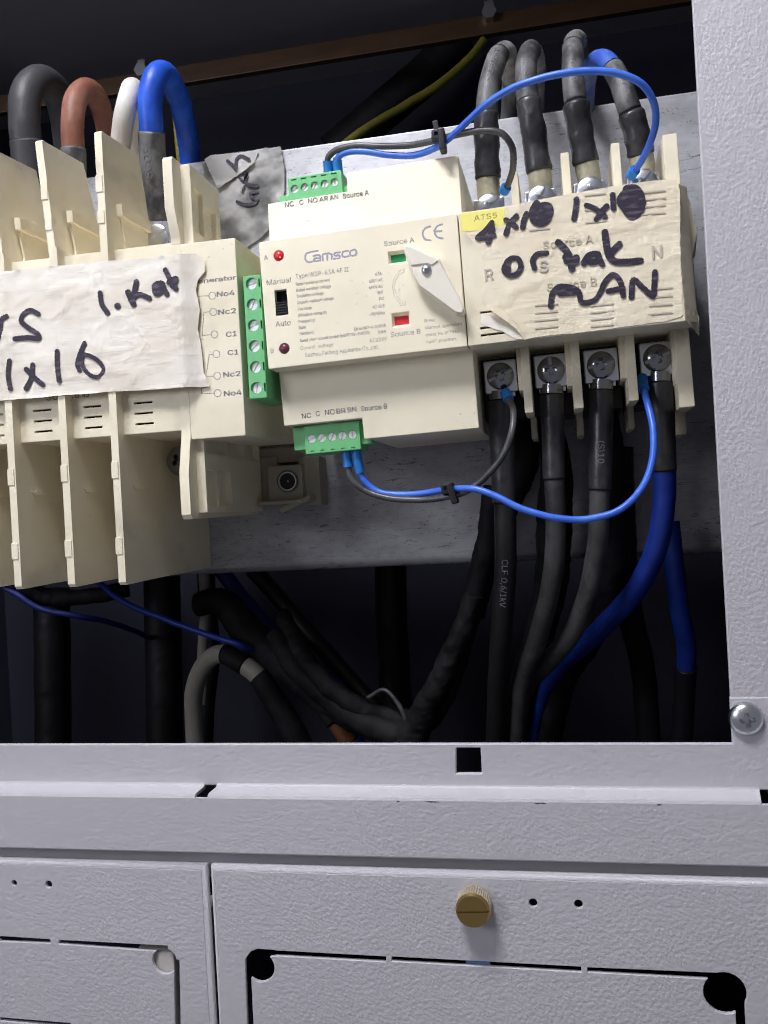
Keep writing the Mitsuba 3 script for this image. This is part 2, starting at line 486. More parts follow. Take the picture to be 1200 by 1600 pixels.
M_ETAPE = bsdf('electrical_tape_shaded', bump(pri(proc(dusty((0.004, 0.004, 0.005), (0.011, 0.011, 0.013))), 0.7, 0.2), cab_h))  # black tape, colour lowered to stand in for shade in the cavity
M_BEIGE = bsdf('beige_cover', pri((0.45, 0.42, 0.40), 0.5, 0.4))
M_ORANGE = bsdf('cable_orange', pri((0.12, 0.045, 0.015), 0.5, 0.4))
M_CLIP = bsdf('clip_plastic_shaded', pri((0.34, 0.31, 0.25), 0.5, 0.35))  # cream foot coloured darker, the shade on it is in the colour
M_LAMPBODY = bsdf('lamp_body', pri((0.7, 0.7, 0.7), 0.5, 0.4))

# ------------------------------------------------------------------ the room's lamp, above and in front of the cabinet
lamp_c, lamp_t = np.array([-0.19, -0.03, 0.64]), np.array([0.0, 0.35, 0.0])
dirn = (lamp_t - lamp_c) / np.linalg.norm(lamp_t - lamp_c)
scene['ceiling_lamp__diffuser'] = {'type': 'rectangle', 'to_world': T().look_at(origin=lamp_c.tolist(), target=lamp_t.tolist(), up=[0, 0, 1]) @ T().scale([0.11, 0.08, 1]), 'emitter': LAMP}
scene['ceiling_lamp__housing'] = {'type': 'cube', 'to_world': T().look_at(origin=(lamp_c - dirn * 0.045).tolist(), target=lamp_t.tolist(), up=[0, 0, 1]) @ T().scale([0.12, 0.09, 0.04]), 'bsdf': {'type': 'ref', 'id': M_LAMPBODY}}
lamp_c, lamp_t = np.array([-0.62, -0.34, 0.24]), np.array([0.0, 0.36, 0.0])
dirn = (lamp_t - lamp_c) / np.linalg.norm(lamp_t - lamp_c)
scene['side_lamp__diffuser'] = {'type': 'rectangle', 'to_world': T().look_at(origin=lamp_c.tolist(), target=lamp_t.tolist(), up=[0, 0, 1]) @ T().scale([0.14, 0.14, 1]), 'emitter': LAMP2}
scene['side_lamp__housing'] = {'type': 'cube', 'to_world': T().look_at(origin=(lamp_c - dirn * 0.035).tolist(), target=lamp_t.tolist(), up=[0, 0, 1]) @ T().scale([0.15, 0.15, 0.03]), 'bsdf': {'type': 'ref', 'id': M_LAMPBODY}}
tag('side_lamp', 'square white lamp standing to the left in front of the cabinet', 'lamp')
tag('ceiling_lamp', 'long white lamp above and in front of the cabinet', 'lamp')

# ------------------------------------------------------------------ the cabinet
PF = -318.0          # upper sheet of the front frame
RF = -309.0          # proud lower part of the rail
tag('cabinet', 'light grey powder coated cabinet frame around the open compartment', 'electrical cabinet')
edge = [W(px, py, PF) for px, py in ((1085, 0), (1140, 1110))]
u_st = float(np.mean([e[0] for e in edge]))                       # right edge of the opening
v_rt = float(W(600, 1162, PF)[1])                                  # top edge of the lower rail
v_b0, v_b1 = float(W(600, 1229, PF)[1]), float(W(600, 1249, RF)[1])
v_rb = float(W(600, 1338, RF)[1])
UL, UR, VT, VB = -420.0, 260.0, 330.0, -330.0
# stile, with its own thickness and a return into the cabinet behind its far side
stile = sheet(sbox(u_st, v_rt + 14.5, UR, VT), PF - 1.8, PF, 0.35)
add('cabinet__stile', stile, M_PAINT, 25)
# lower rail: the flat upper strip with its square hole and its raised corner tab
sq0, sq1 = W(713, 1168, PF), W(752, 1208, PF)
strip = Polygon([(UL, v_b0), (UR, v_b0), (UR, v_rt + 15.6), (u_st - 0.3, v_rt + 15.6), (u_st - 0.3, v_rt), (UL, v_rt)])
strip = strip.difference(Polygon([W(x, y, PF)[:2] for x, y in ((713, 1168), (751, 1168), (753, 1208), (713, 1208))]).buffer(-0.25).buffer(0.25))
k0 = [W(x, y, PF)[:2] for x, y in ((322, 1229), (334, 1228), (337, 1226), (323, 1226))]
add('cabinet__rail_strip', sheet(strip, PF - 1.4, PF + 0.5, 0.35), M_PAINT, 25)
# bevel that steps forward, with two cut-outs, made of pieces between them
cuts = [(W(304, 1249, RF)[0], W(324, 1249, RF)[0], W(321, 1228, PF)[0], W(340, 1228, PF)[0]), (W(1190, 1262, RF)[0], W(1206, 1262, RF)[0], W(1186, 1234, PF)[0], W(1200, 1234, PF)[0])]
segs, pos = [], [(UL, UL)]
for a0, a1, b0, b1 in cuts:
    pos += [(a0, b0), (a1, b1)]
pos += [(UR, UR)]
for (a0, b0), (a1, b1) in zip(pos[0::2], pos[1::2]):
    # rounded profile from the strip's front (PF+.5) to the rail's front (RF)
    prof = [(PF + 0.53, v_b0 + 1.1, 0), (PF + 0.7, v_b0 + 0.55, 0), (PF + 1.1, v_b0 + 0.1, 0.04), (PF + 1.9, v_b0 - 0.3, .14), (RF - 1.3, v_b1 + 1.1, .85), (RF - 0.45, v_b1 + 0.55, .93), (RF, v_b1 - 0.4, 1.0)]
    v, f = [], []
    for back in (0, 1):
        for w, vv, t in prof:
            for a, b in ((a0, b0), (a1, b1)):
                v.append((b + (a - b) * t, vv - 1.2 * back, w - 1.2 * back))
    k = len(prof) * 2
    for i in range(len(prof) - 1):
        q = 2 * i
        f += [(q, q + 2, q + 3), (q, q + 3, q + 1), (k + q, k + q + 3, k + q + 2), (k + q, k + q + 1, k + q + 3)]
        for s in (0, 1):
            f += [(q + s, k + q + s, k + q + 2 + s), (q + s, k + q + 2 + s, q + 2 + s)]
    segs.append(trimesh.Trimesh(np.array(v), np.array(f), process=False))
for s in segs:
    add('cabinet__rail_bevel', s, M_PAINT, 30)
rail = sheet(sbox(UL, v_rb, UR, v_b1 - 0.4), RF - 1.5, RF, 0.0)
add('cabinet__rail', rail, M_PAINT, 25)
prof = [(RF, v_rb + 0.02), (RF - 0.3, v_rb - 0.5), (RF - 1.0, v_rb - 0.8), (RF - 6.5, v_rb - 0.9), (RF - 6.6, v_rb - 12)]
v = np.array([(u, vv, w) for w, vv in prof for u in (UL, UR)])
f = np.array([t for i in range(4) for t in ((2 * i, 2 * i + 2, 2 * i + 3), (2 * i, 2 * i + 3, 2 * i + 1))])
add('cabinet__rail_lip', trimesh.Trimesh(v, f, process=False), M_PAINT, 50)
# inner shell
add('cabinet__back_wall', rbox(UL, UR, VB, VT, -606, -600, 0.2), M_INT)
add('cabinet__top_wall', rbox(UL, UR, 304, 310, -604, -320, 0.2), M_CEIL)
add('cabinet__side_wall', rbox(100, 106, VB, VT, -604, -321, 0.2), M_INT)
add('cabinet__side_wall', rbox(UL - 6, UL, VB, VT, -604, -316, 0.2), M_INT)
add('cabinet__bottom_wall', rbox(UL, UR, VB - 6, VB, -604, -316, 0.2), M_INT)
# screw at the corner of the frame
c = W(1165, 1122, PF + 0.5)
s = dome_screw(5.6, 3.6, deg=8, base=0.8).translate((c[0], c[1], PF + 0.55))
k = add('cabinet__screw', s, M_STEEL, 40)

rngc = np.random.default_rng(8)
for x, y, l in ((622, 1251.5, 7), (675, 1252.5, 24), (843, 1254.5, 22), (1030, 1258, 10)):
    c = W(x, y, RF)
    t = np.linspace(0, 2 * np.pi, 15)[:-1]
    rr = 0.45 + rngc.uniform(0, 0.75, 14)
    pl = Polygon(np.column_stack([c[0] + np.cos(t) * l * 0.11 * rr, v_b1 - 0.75 + np.sin(t) * 0.38 * rr]))
    add('cabinet__paint_chip', sheet(pl.buffer(0), RF - 0.1, RF + 0.03), 'mat_chip' if 'mat_chip' in scene else bsdf('chip', pri((0.10, 0.095, 0.10), 0.6, 0.3)), False)

# ------------------------------------------------------------------ the two lower cover panels
CF = -308.0


def cover(name, poly, label):
    """a sheet metal cover with rounded outer edges"""
    tag(name, label, 'cover panel')


# outline of the covers
l_r = float(W(327, 1480, CF)[0])
r_l = float(W(334, 1480, CF)[0])
v_c = float(W(600, 1361, CF)[1])


def rim(u0, u1, v1, side):
    """rolled top edge and one rolled side edge of a cover (the pan's bends)"""
    out = []
    prof = [(0, 0), (-0.15, 0.5), (-0.55, 1.0), (-1.2, 1.35), (-2.2, 1.5), (-3.6, 1.5)]
    e = 1 if side > 0 else -1
    us = u1 if side > 0 else u0
    far = u0 if side > 0 else u1
    v, f = [], []
    for w, d in prof:
        v += [(far, v1 + d, CF + w), (us + e * d, v1 + d, CF + w), (us + e * d, VB, CF + w)]
    for i in range(len(prof) - 1):
        for j in (0, 1):
            a = 3 * i + j
            f += [(a, a + 3, a + 4), (a, a + 4, a + 1)]
    return trimesh.Trimesh(np.array(v), np.array(f), process=False)


def hole(px, py, r, w=CF, n=24):
    c = W(px, py, w)
    return Point(c[0], c[1]).buffer(r * -w / FPX, n // 4)


# left cover
R15 = 1.5
lp = sbox(UL, VB, l_r - R15, v_c - R15)
slotL = unary_union([pxpoly([(0, 1463), (78, 1468), (79, 1474), (0, 1471)], G, CF), pxpoly([(92, 1469), (262, 1478), (262, 1488), (92, 1475)], G, CF), hole(257, 1502, 22),
                     pxpoly([(272, 1500), (280, 1500), (285, 1760), (277, 1760)], G, CF), pxpoly([(0, 1590), (110, 1599), (110, 1605), (0, 1595)], G, CF)])
slotL = slotL.union(sbox(UL + 40, W(0, 1469, CF)[1], W(0, 1463, CF)[0] + 0.1, W(0, 1464, CF)[1]))
lp = lp.difference(slotL).difference(hole(22, 1380, 5)).difference(hole(76, 1382, 6))
# right cover
rp = sbox(r_l + R15, VB, UR, v_c - R15)
slotR = unary_union([hole(406, 1511, 25), pxpoly([(384, 1500), (385, 1496), (392, 1487), (402, 1483), (430, 1485), (430, 1494), (398, 1500)], G, CF), pxpoly([(383, 1498), (391, 1498), (403, 1760), (392, 1760)], G, CF),
                     pxpoly([(420, 1485), (603, 1495), (603, 1503), (420, 1493)], G, CF), pxpoly([(612, 1495), (908, 1511), (908, 1519), (612, 1502)], G, CF),
                     pxpoly([(918, 1512), (1130, 1521), (1130, 1531), (918, 1519)], G, CF), hole(1133, 1552, 31), pxpoly([(1149, 1560), (1164, 1560), (1172, 1760), (1156, 1760)], G, CF)])
rp = rp.difference(slotR).difference(hole(833, 1411, 6.5)).difference(hole(904, 1413, 6.5))
tag('cover_panel', 'lower left grey cover panel with a beige part showing in its round hole', 'cover panel', 'grey covers below the open compartment')
add('cover_panel__sheet', sheet(lp, CF - 1.4, CF, 0.22), M_PAINT, 25)
add('cover_panel__rolled_edge', rim(UL, l_r - R15, v_c - R15, 1), M_PAINT, 50)
tag('cover_panel_001', 'lower right grey cover panel held by a knurled brass screw', 'cover panel', 'grey covers below the open compartment')
scene_key = 'cover_panel_001__sheet'
add('cover_panel_001__sheet', sheet(rp, CF - 1.4, CF, 0.22), M_PAINT, 25)
add('cover_panel_001__rolled_edge', rim(r_l + R15, UR, v_c - R15, -1), M_PAINT, 50)
# knurled brass screw
c = W(741.5, 1409.5, CF)
rk = 27.5 * 300 / FPX
ng = 44
prof = np.array([(rk * (1 + (0.03 if i % 2 else -0.05)) * math.cos(i * math.pi / ng), rk * (1 + (0.03 if i % 2 else -0.05)) * math.sin(i * math.pi / ng)) for i in range(2 * ng)])
knob = m3d.CrossSection([prof]).extrude(6.4)
add('cover_panel_001__thumb_screw', knob.translate((c[0], c[1], CF)), M_BRASSD, 20)
cap = m3d.Manifold.cylinder(1.2, rk * 0.99, rk * 0.9, 48) - m3d.Manifold.cube((30, 0.9, 2.0), True).rotate((0, 0, 3)).translate((0, 0, 1.3))
add('cover_panel_001__thumb_screw__cap', cap.translate((c[0], c[1], CF + 6.4)), M_BRASS, 20)
# what stands behind the cut-outs of the covers
c = W(257, 1502, -318)
add('breaker', rbox(c[0] - 8, c[0] + 8, c[1] - 60, c[1] + 8, -360, -310, 1), M_BEIGE, label='beige device corner behind the round hole of the left cover', cat='circuit breaker')
c = W(748, 1506, -312)
add('blue_tag', rbox(c[0] - 4.3, c[0] + 4.3, c[1] - 10, c[1] + 1.7, -311.5, -310.3, 0.4), bsdf('tag_blue', pri((0.16, 0.33, 0.72), 0.5, 0.4)), label='pale blue piece peeking through the slot of the right cover', cat='tag')

# ------------------------------------------------------------------ galvanised mounting plate
PW = -401.0
tag('mounting_plate', 'worn galvanised mounting plate behind the switches', 'mounting plate')
v_pt, v_pb = float(W(765, 188, PW)[1]), float(W(740, 866, PW)[1])
plate = rbox(-330, 74, v_pb, v_pt, PW - 2.5, PW, 0.5)
add('mounting_plate__sheet', plate, M_ZINC, 30)
prof = [(PW, v_pb + 0.4)] + [(PW - 4 + 4 * math.cos(t), v_pb - 4 * math.sin(t)) for t in np.linspace(0.2, math.pi / 2, 7)] + [(PW - 22, v_pb - 4)]
v = np.array([(u, vv, w) for w, vv in prof for u in (-330, 74)])
f = np.array([t for i in range(len(prof) - 1) for t in ((2 * i, 2 * i + 2, 2 * i + 3), (2 * i, 2 * i + 3, 2 * i + 1))])
add('mounting_plate__lower_flange', trimesh.Trimesh(v, f, process=False), M_ZINC, 60)

# ------------------------------------------------------------------ the transfer switch on the right
D2 = Frame(W(404.5, 377, -320), 1.35)
FW, SW = -320.0, -328.0
q = D2.q
tag('transfer_switch', 'cream automatic transfer switch with white pointer lever and green terminal blocks', 'transfer switch')
fu0 = (q(404.5, 377, FW)[0] + q(418, 575, FW)[0]) / 2
fu1 = (q(713, 334, FW)[0] + q(731.5, 543, FW)[0]) / 2
fv1 = (q(404.5, 377, FW)[1] + q(713, 334, FW)[1]) / 2
fv0 = (q(418, 575, FW)[1] + q(731.5, 543, FW)[1]) / 2
face = rbox(fu0, fu1, fv0, fv1, FW - 9.5, FW, 0.45)
# recesses for the flags, lamps and slide
win = [(605.5, 392, 637, 411.5), (611, 488, 642, 510.5)]
wb = []
for x0, y0, x1, y1 in win:
    a, b = q(x0, y0, FW), q(x1, y1, FW)
    um, vm, hu, hv = (a[0] + b[0]) / 2, (a[1] + b[1]) / 2 , abs(b[0] - a[0]) / 2, abs(b[1] - a[1]) / 2 - 0.3
    wb.append((um, vm, hu, hv))
    face = face - hull([[um - hu, vm - hv, FW + .1], [um + hu, vm - hv, FW + .1], [um + hu, vm + hv, FW + .1], [um - hu, vm + hv, FW + .1],
                        [um - hu * .78, vm - hv * .62, FW - 1.8], [um + hu * .78, vm - hv * .62, FW - 1.8], [um + hu * .78, vm + hv * .62, FW - 1.8], [um - hu * .78, vm + hv * .62, FW - 1.8]])
sl0, sl1 = q(429, 451.5, FW), q(450, 494.5, FW)
sc = ((q(429, 451, FW) + q(450, 494, FW)) / 2)
shu, shv = 21 * .5 * 320 / FPX, 42 * .5 * 320 / FPX
face = face - rbox(sc[0] - shu, sc[0] + shu, sc[1] - shv, sc[1] + shv, FW - 3, FW + 1, 0.1)
led = [q(435.4, 399.5, FW), q(444.2, 544.5, FW)]
for c in led:
    face = face - cyl(c, 2.1, FW - 3, FW + 1)
pk = add('transfer_switch__face_plate', face, M_CREAM, 35, D2)
add(pk + '__slide_well', rbox(sc[0] - shu, sc[0] + shu, sc[1] - shv, sc[1] + shv, FW - 3.2, FW - 2.6, 0.1), M_HOLE, 35, D2)
sw = [rbox(sc[0] - shu * .92, sc[0] + shu * .92, sc[1] - shv * .96, sc[1] + shv * 0.02, FW - 2.6, FW - 0.3, 0.2)]
for i in range(5):
    vv = sc[1] - shv * 0.88 + i * shv * 0.2
    sw.append(rbox(sc[0] - shu * .85, sc[0] + shu * .85, vv, vv + 0.4, FW - 0.5, FW + 0.35, 0.1))
add('transfer_switch__slide_switch', sum(sw[1:], sw[0]), M_BLACK, 35, D2)
for (um, vm, hu, hv), m in zip(wb, (M_GFLAG, M_RFLAG)):
    add('transfer_switch__flag', rbox(um - hu * .78, um + hu * .78, vm - hv * .6, vm + hv * .6, FW - 2.6, FW - 1.75, 0.1), m, 35, D2, label='green flag in the upper window' if m is M_GFLAG else 'red flag in the lower window')
for c, m, lb in zip(led, (M_LEDON, M_LEDOFF), ('bright red lamp marked A', 'dark red lamp marked B')):
    add('transfer_switch__indicator_lamp', m3d.Manifold.sphere(2.3, 32).translate((c[0], c[1], FW - 1.6)) ^ cyl(c, 2.02, FW - 3.5, FW + 2), m, 35, D2, label=lb)
lit = numbered('transfer_switch__indicator_lamp__glow')
gl = m3d.Manifold.sphere(0.28, 16).translate((led[0][0] + 0.6, led[0][1] - 0.75, FW + 0.28))
add('transfer_switch__indicator_lamp__glow', gl, M_LEDON, True, D2)
scene['transfer_switch__indicator_lamp__glow']['emitter'] = {'type': 'area', 'radiance': rgb((6, 1.2, 0.25))}

# body behind the face plate: upper and lower shoulders
su0 = (q(416, 314, SW)[0] + q(439, 661, SW)[0]) / 2
su1 = fu1 + 1.0
sv_tl = q(480, 304, SW)[1]
sv_tr = q(632, 249, SW)[1]
un_t = (q(551, 292, SW)[0] + q(550, 263, SW)[0]) / 2
sv_bl = q(500, 659, SW)[1]
sv_br = q(663, 676, SW)[1]
un_b = q(577, 665, SW)[0]
vm_ = (fv0 + fv1) / 2


def shoulder(u0, u1, v0, v1, wf0, wf1):
    """block whose front leans from wf0 at v0 to wf1 at v1"""
    return hull([[u, v, w] for u in (u0 + .4, u1 - .4) for v, w in ((v0 + .4, wf0 - .4), (v1 - .4, wf1 - .4), (v0 + .4, -392), (v1 - .4, -392))], 0.4)


lean = lambda v: SW - 1.0 - 0.10 * (v - fv1 + 2)
low = lambda v: SW - 0.5 - 0.06 * (fv0 + 2 - v)
body = shoulder(su0, un_t, fv1 - 2, sv_tl, lean(fv1 - 2), lean(sv_tl)) + shoulder(un_t - 3, su1, fv1 - 2, sv_tr, lean(fv1 - 2), lean(sv_tr))
body = body + shoulder(su0, un_b, sv_bl, fv0 + 2, low(sv_bl), low(fv0 + 2)) + shoulder(un_b - 3, su1, sv_br, fv0 + 2, low(sv_br), low(fv0 + 2)) + shoulder(su0, su1, fv0 - 1, fv1 + 1, SW - 0.5, SW - 0.5)
# the tops behind the connectors are lower than the left shoulder's front lip
tu0, tu1 = q(438, 300, -336)[0], un_t
bu0, bu1 = q(460, 690, -336)[0], q(580, 690, -336)[0]
body = body - rbox(tu0 - .2, un_t + 0.0, sv_tl - 7.5, sv_tl + 30, -400, -334.5, 0.1)
body = body - rbox(bu0 - .2, bu1 + .2, sv_bl - 30, sv_bl + 7.5, -400, -334.5, 0.1)
add('transfer_switch__body', body, M_CREAM, 35, D2)

# four-pole block: front slab, rear core with the terminal bays
bu_l = fu1 + 0.35
bv1 = (q(718, 332, FW)[1] + q(1058, 283, FW)[1]) / 2
bv0 = (q(734, 544, FW)[1] + q(1060, 500, FW)[1]) / 2
br = (q(1058, 290, FW)[0] + q(1068, 490, FW)[0]) / 2
slab = hull([[u, v, w] for u, w in ((bu_l + .4, FW - .4), (br - .4, FW - .4), (br + 4.4, FW - 7), (bu_l + .4, -334), (br + 4.4, -334)) for v in (bv0 + .4, bv1 - .4)], 0.4)
# vent slots
vs = []
for (x, y) in ((750, 488.5), (750, 513), (751, 524)):
    a = q(x, y, FW)
    vs.append(rbox(a[0], a[0] + 8.6, a[1] - 0.42, a[1] + 0.42, FW - 2.5, FW + 1, 0.05))
for s in vs:
    slab = slab - s
pb = add('transfer_switch__pole_block', slab, M_CREAM2, 35, D2)
add(pb + '__vent_slot', [rbox(tm(s).bounds[0][0] + .02, tm(s).bounds[1][0] - .02, tm(s).bounds[0][1], tm(s).bounds[1][1], FW - 2.6, FW - 2.2, 0.01) for s in vs], M_HOLE, False, D2, kind='stuff')
core = rbox(bu_l, br + 6, bv0 + 1, bv1 - 1.5, -393, -333, 0.4)
add('transfer_switch__pole_core', core, M_CREAM2, 35, D2)
# fins between the terminals, above and below
for x, y, hw, wf in ((802, 268, 8, -350), (882, 238, 8, -343), (961, 223, 8, -343), (1046, 209, 13, -341)):
    a = q(x, y, wf)
    t = hw * -wf / FPX
    add('transfer_switch__upper_fin', rbox(a[0] - t * .8, a[0] + t * .8, bv1 - 8, a[1], wf - 30, wf, 0.35) + rbox(a[0] - t * 1.5, a[0] + t * 0.7, bv1 - 8, bv1 + 2.6 + (0 if x < 1000 else 1.5), wf - 26, wf + 2.5, 0.3), M_CREAM2, 35, D2)
for x, y, hw, wf in ((827, 645, 6.5, -336), (905, 638, 7, -336), (991, 626, 7, -336), (1074, 636, 11, -336)):
    a = q(x, y, wf)
    t = hw * -wf / FPX
    add('transfer_switch__lower_fin', rbox(a[0] - t, a[0] + t, a[1], bv0 + 3, wf - 22, wf, 0.35) + rbox(a[0] - t * (2.1 if hw < 10 else 1.2), a[0] + t * .6, a[1] + 9 , bv0 + 3, wf - 30, wf - 3.5, 0.3) + rbox(a[0] - t * 0.4, a[0] + t * 1.1, a[1] - 8, bv0 + 3, -386, -364, 0.3), M_CREAM2, 35, D2)
# dark inner blue insulators seen between the lower terminals
for x in (815, 893, 980):
    a = q(x + 12, 640, -372)
    add('transfer_switch__insulator', rbox(a[0] - 4, a[0] + 7, a[1], bv0 + 3, -384, -372, 0.3), bsdf('insulator', pri((0.03, 0.06, 0.12), 0.5, 0.4)) if 'mat_insulator' not in scene else 'mat_insulator', 35, D2)
# lower terminals: clamp plate with a big combination screw
for i, (x, y, deg) in enumerate(((782, 588, 20), (861, 579, 92), (939, 571, 8), (1027, 560, 18))):
    wf = -345.0
    a = q(x, y, wf)
    h = 25.5 * -wf / FPX
    cl = rbox(a[0] - h, a[0] + h, a[1] - h, a[1] + h, wf - 2.2, wf, 0.7)
    cl = cl + rbox(a[0] - h * .8, a[0] + h * .8, a[1] - h - 1.6, a[1] - h + 1, wf - 3.6, wf - 1.9, 0.3)
    k = add('transfer_switch__lower_clamp', cl, M_STEEL, 35, D2)
    s = dome_screw(5.2, 3.4, True, True, deg, 1.0)
    add(k + '__screw', s.translate((a[0], a[1], wf)), M_DARKSTEEL, 40, D2)
    add('transfer_switch__terminal_bay', rbox(a[0] - h - 1.6, a[0] + h + 1.6, a[1] - h - 9, bv0 + 4, -388, -360, 0.3), M_BLACK, 35, D2)
# upper terminals
for i, (x, y, deg) in enumerate(((764, 322, 30), (845, 309, 60), (922, 296, 15), (1006, 284, 50))):
    wf = -343.0
    a = q(x, y, wf)
    h = 24 * -wf / FPX
    cl = rbox(a[0] - h, a[0] + h, a[1] - h, a[1] + h * .6, wf - 3.2, wf - 1, 0.7)
    k = add('transfer_switch__upper_clamp', cl, M_STEEL, 35, D2)
    s = dome_screw(5.4, 2.4, True, True, deg, 1.2)
    add(k + '__screw', s.translate((a[0], a[1] - 0.6, wf - 1)), M_STEEL, 40, D2)

# green pluggable connectors: (flange px rect, block px rect, ...)
def connector(parent, fr, u0, u1, v0, v1, fu0, fu1, fv0, fv1, wf, screws, up, mat_s):
    blk = rbox(u0, u1, v0, v1, wf - 14, wf, 0.25)
    n = len(screws)
    rad = (u1 - u0) / n * 0.36
    for c in screws:
        blk = blk - cyl(c, rad, wf - 1.6, wf + 1)
        if up:
            blk = blk - rbox(c[0] - rad * .7, c[0] + rad * .7, v1 - 1.3, v1 - 0.75, wf - 1.5, wf + 1, 0.05)
        else:
            blk = blk - rbox(c[0] - rad * .55, c[0] + rad * .55, v0 + 0.7, v0 + 1.2, wf - 0.8, wf + 1, 0.05)
    blk = blk + rbox(fu0, fu1, fv0, fv1, wf - 14, wf - 2.0, 0.25)
    k = add(parent + '__terminal_block', blk, M_GREEN, 30, fr)
    for i, c in enumerate(screws):
        s = m3d.Manifold.cylinder(0.8, rad * .95, rad * .95, 20) - m3d.Manifold.cube((4, 0.42, 1.2), True).rotate((0, 0, 25 + 17 * i)).translate((0, 0, 0.8))
        add(k + '__screw', s.translate((c[0], c[1], wf - 1.7 if up else wf - 1.0)), mat_s, 30, fr)
    return k


wf = -333.5
a, b = q(451, 300, wf), q(533, 268, wf)
scr = [q(460 + 15.6 * i, 295 - 2.75 * i, wf) for i in range(5)]
e0, e1 = q(435, 300, wf - 2), q(551, 276, wf - 2)
connector('transfer_switch', D2, a[0], b[0], sv_tl - 4, scr[2][1] + 4.4, e0[0], e1[0] - .1, sv_tl - 4, sv_tl + 3.9, wf, scr, True, M_TIN)
a, b = q(477, 700, wf), q(563, 690, wf)
scr = [q(487 + 15.9 * i, 686 - 1.7 * i, wf) for i in range(5)]
e0, e1 = q(459, 690, wf - 2), q(580, 690, wf - 2)
connector('transfer_switch', D2, a[0], b[0], scr[2][1] - 5.8, scr[2][1] + 5.2, e0[0], e1[0], scr[2][1] - 3.8, scr[2][1] + 5.2, wf, scr, False, M_TIN)

# lever
Z1 = (400, 230, 3.3333)
pv = q(670, 428.5, FW)
lev = pxpoly([(778, 548), (786, 532), (802, 526), (830, 536), (965, 600), (984, 640), (1084, 828), (1094, 862), (1084, 884), (1050, 880), (862, 742), (832, 690)], D2, FW, Z1).buffer(0.5).buffer(-0.5)
lv = []
base = sheet(lev, FW - 0.2, FW + 5.5, 0.5)
lk = add('transfer_switch__lever', base, M_CREAM3, 25, D2)
add(lk + '__pad', sheet(lev.intersection(pxpoly([(770, 500), (1000, 560), (985, 610), (930, 650), (905, 640), (815, 650)], D2, FW, Z1)).buffer(-0.7), FW + 5.4, FW + 6.1, 0.3), M_CREAM3, 25, D2)
add(lk + '__screw', dome_screw(1.9, 1.5, True, False, 20, 0.3).translate((pv[0], pv[1], FW + 5.4)), M_STEEL, 40, D2)

# printing on the face plate
Zt = lambda x, y: (400 + x / 3.3333, 230 + y / 3.3333)
face_txt = [('A', 412.5, 407, 7.5, None, 0), ('B', 422.5, 552, 7.5, None, 0), ('Manual', 417, 446, 8.6, 39, 0), ('Auto', 431, 511, 9, 23.5, 0),
            ('Source A', 600.5, 385, 8, 47, 0), ('Source B', 610.5, 527, 8, 47, 0)]
add('transfer_switch__lettering', text(face_txt, D2, FW), M_PRINT, False, D2)
small = [('Type:W2R-63A 4F II', *Zt(207, 686), 7.5, 83, 0)]
for s, x, y, wd in (('Rated working current', 208, 722, 178), ('Rated working voltage', 210, 754, 181), ('Insulation voltage', 213, 785, 140), ('Impact-resistant voltage', 216, 818, 190), ('Tex class', 218, 852, 74),
                    ('Utilization category', 220, 885, 150), ('Frequency', 222, 917, 85), ('Date', 224, 949, 38), ('Standard', 227, 980, 73), ('Rated short-circuit current limit(RT16-00/63A)', 230, 1016, 365)):
    small.append((s, *Zt(x, y), 4.8, wd / 3.3333, 1))
for s, x1, y, wd in (('63A', 655, 666, 32), ('400V AC', 662, 698, 73), ('690V AC', 662, 731, 73), ('8kV', 663, 762, 30), ('PC', 667, 795, 24), ('AC-31B', 670, 833, 63), ('~50/60Hz', 671, 869, 80), ('EN 60947-6-1:2005', 676, 935, 164), ('50kA', 679, 967, 43)):
    small.append((s, *Zt(x1 - wd, y + wd * 0.13), 4.8, wd / 3.3333, 1))
small += [('Control  voltage', *Zt(232, 1057), 5.6, 171 / 3.3333, 0), ('AC230V', *Zt(592, 1018), 6, 92 / 3.3333, 0), ('Suzhou Feifeng Appliance Co.,Ltd.', *Zt(257, 1094), 6.4, 383 / 3.3333, 0)]
small += [('Note:', *Zt(878, 913), 5, 54 / 3.3333, 0), ('Manual operation', *Zt(881, 950), 5, 190 / 3.3333, 0), ('must be in "Ma-', *Zt(884, 986), 5, 186 / 3.3333, 0), ('nual" position.', *Zt(887, 1023), 5, 160 / 3.3333, 0)]
add('transfer_switch__lettering', text(small, D2, FW), M_PRINT, False, D2)
sh = [('NC', 444.5, 323, 8, 14, 0), ('C', 466.5, 319.5, 8, None, 0), ('NO', 481, 317, 8, 14.5, 0), ('AR', 498.5, 314.5, 8, 13.5, 0), ('AN', 515, 312, 8, 13, 0), ('Source A', 535, 309.5, 8, 41, 0)]
def lay(m, w, fn):
    m.vertices[:, 2] += np.array([fn(v) for v in m.vertices[:, 1]]) - w
    return m


add('transfer_switch__lettering', lay(text(sh, D2, -330.0, 0.3), -330.0, lean), M_PRINT, False, D2)
sh = [('NC', 472, 654, 8, 14, 0), ('C', 493, 650.5, 8, None, 0), ('NO', 508, 648.5, 8, 15, 0), ('BR', 526, 646.5, 8, 14, 0), ('BN', 543.5, 644.5, 8, 13.5, 0), ('Source B', 564, 642.5, 8, 41, 0)]
add('transfer_switch__lettering', lay(text(sh, D2, -329.5, 0.25), -329.5, low), M_PRINT, False, D2)
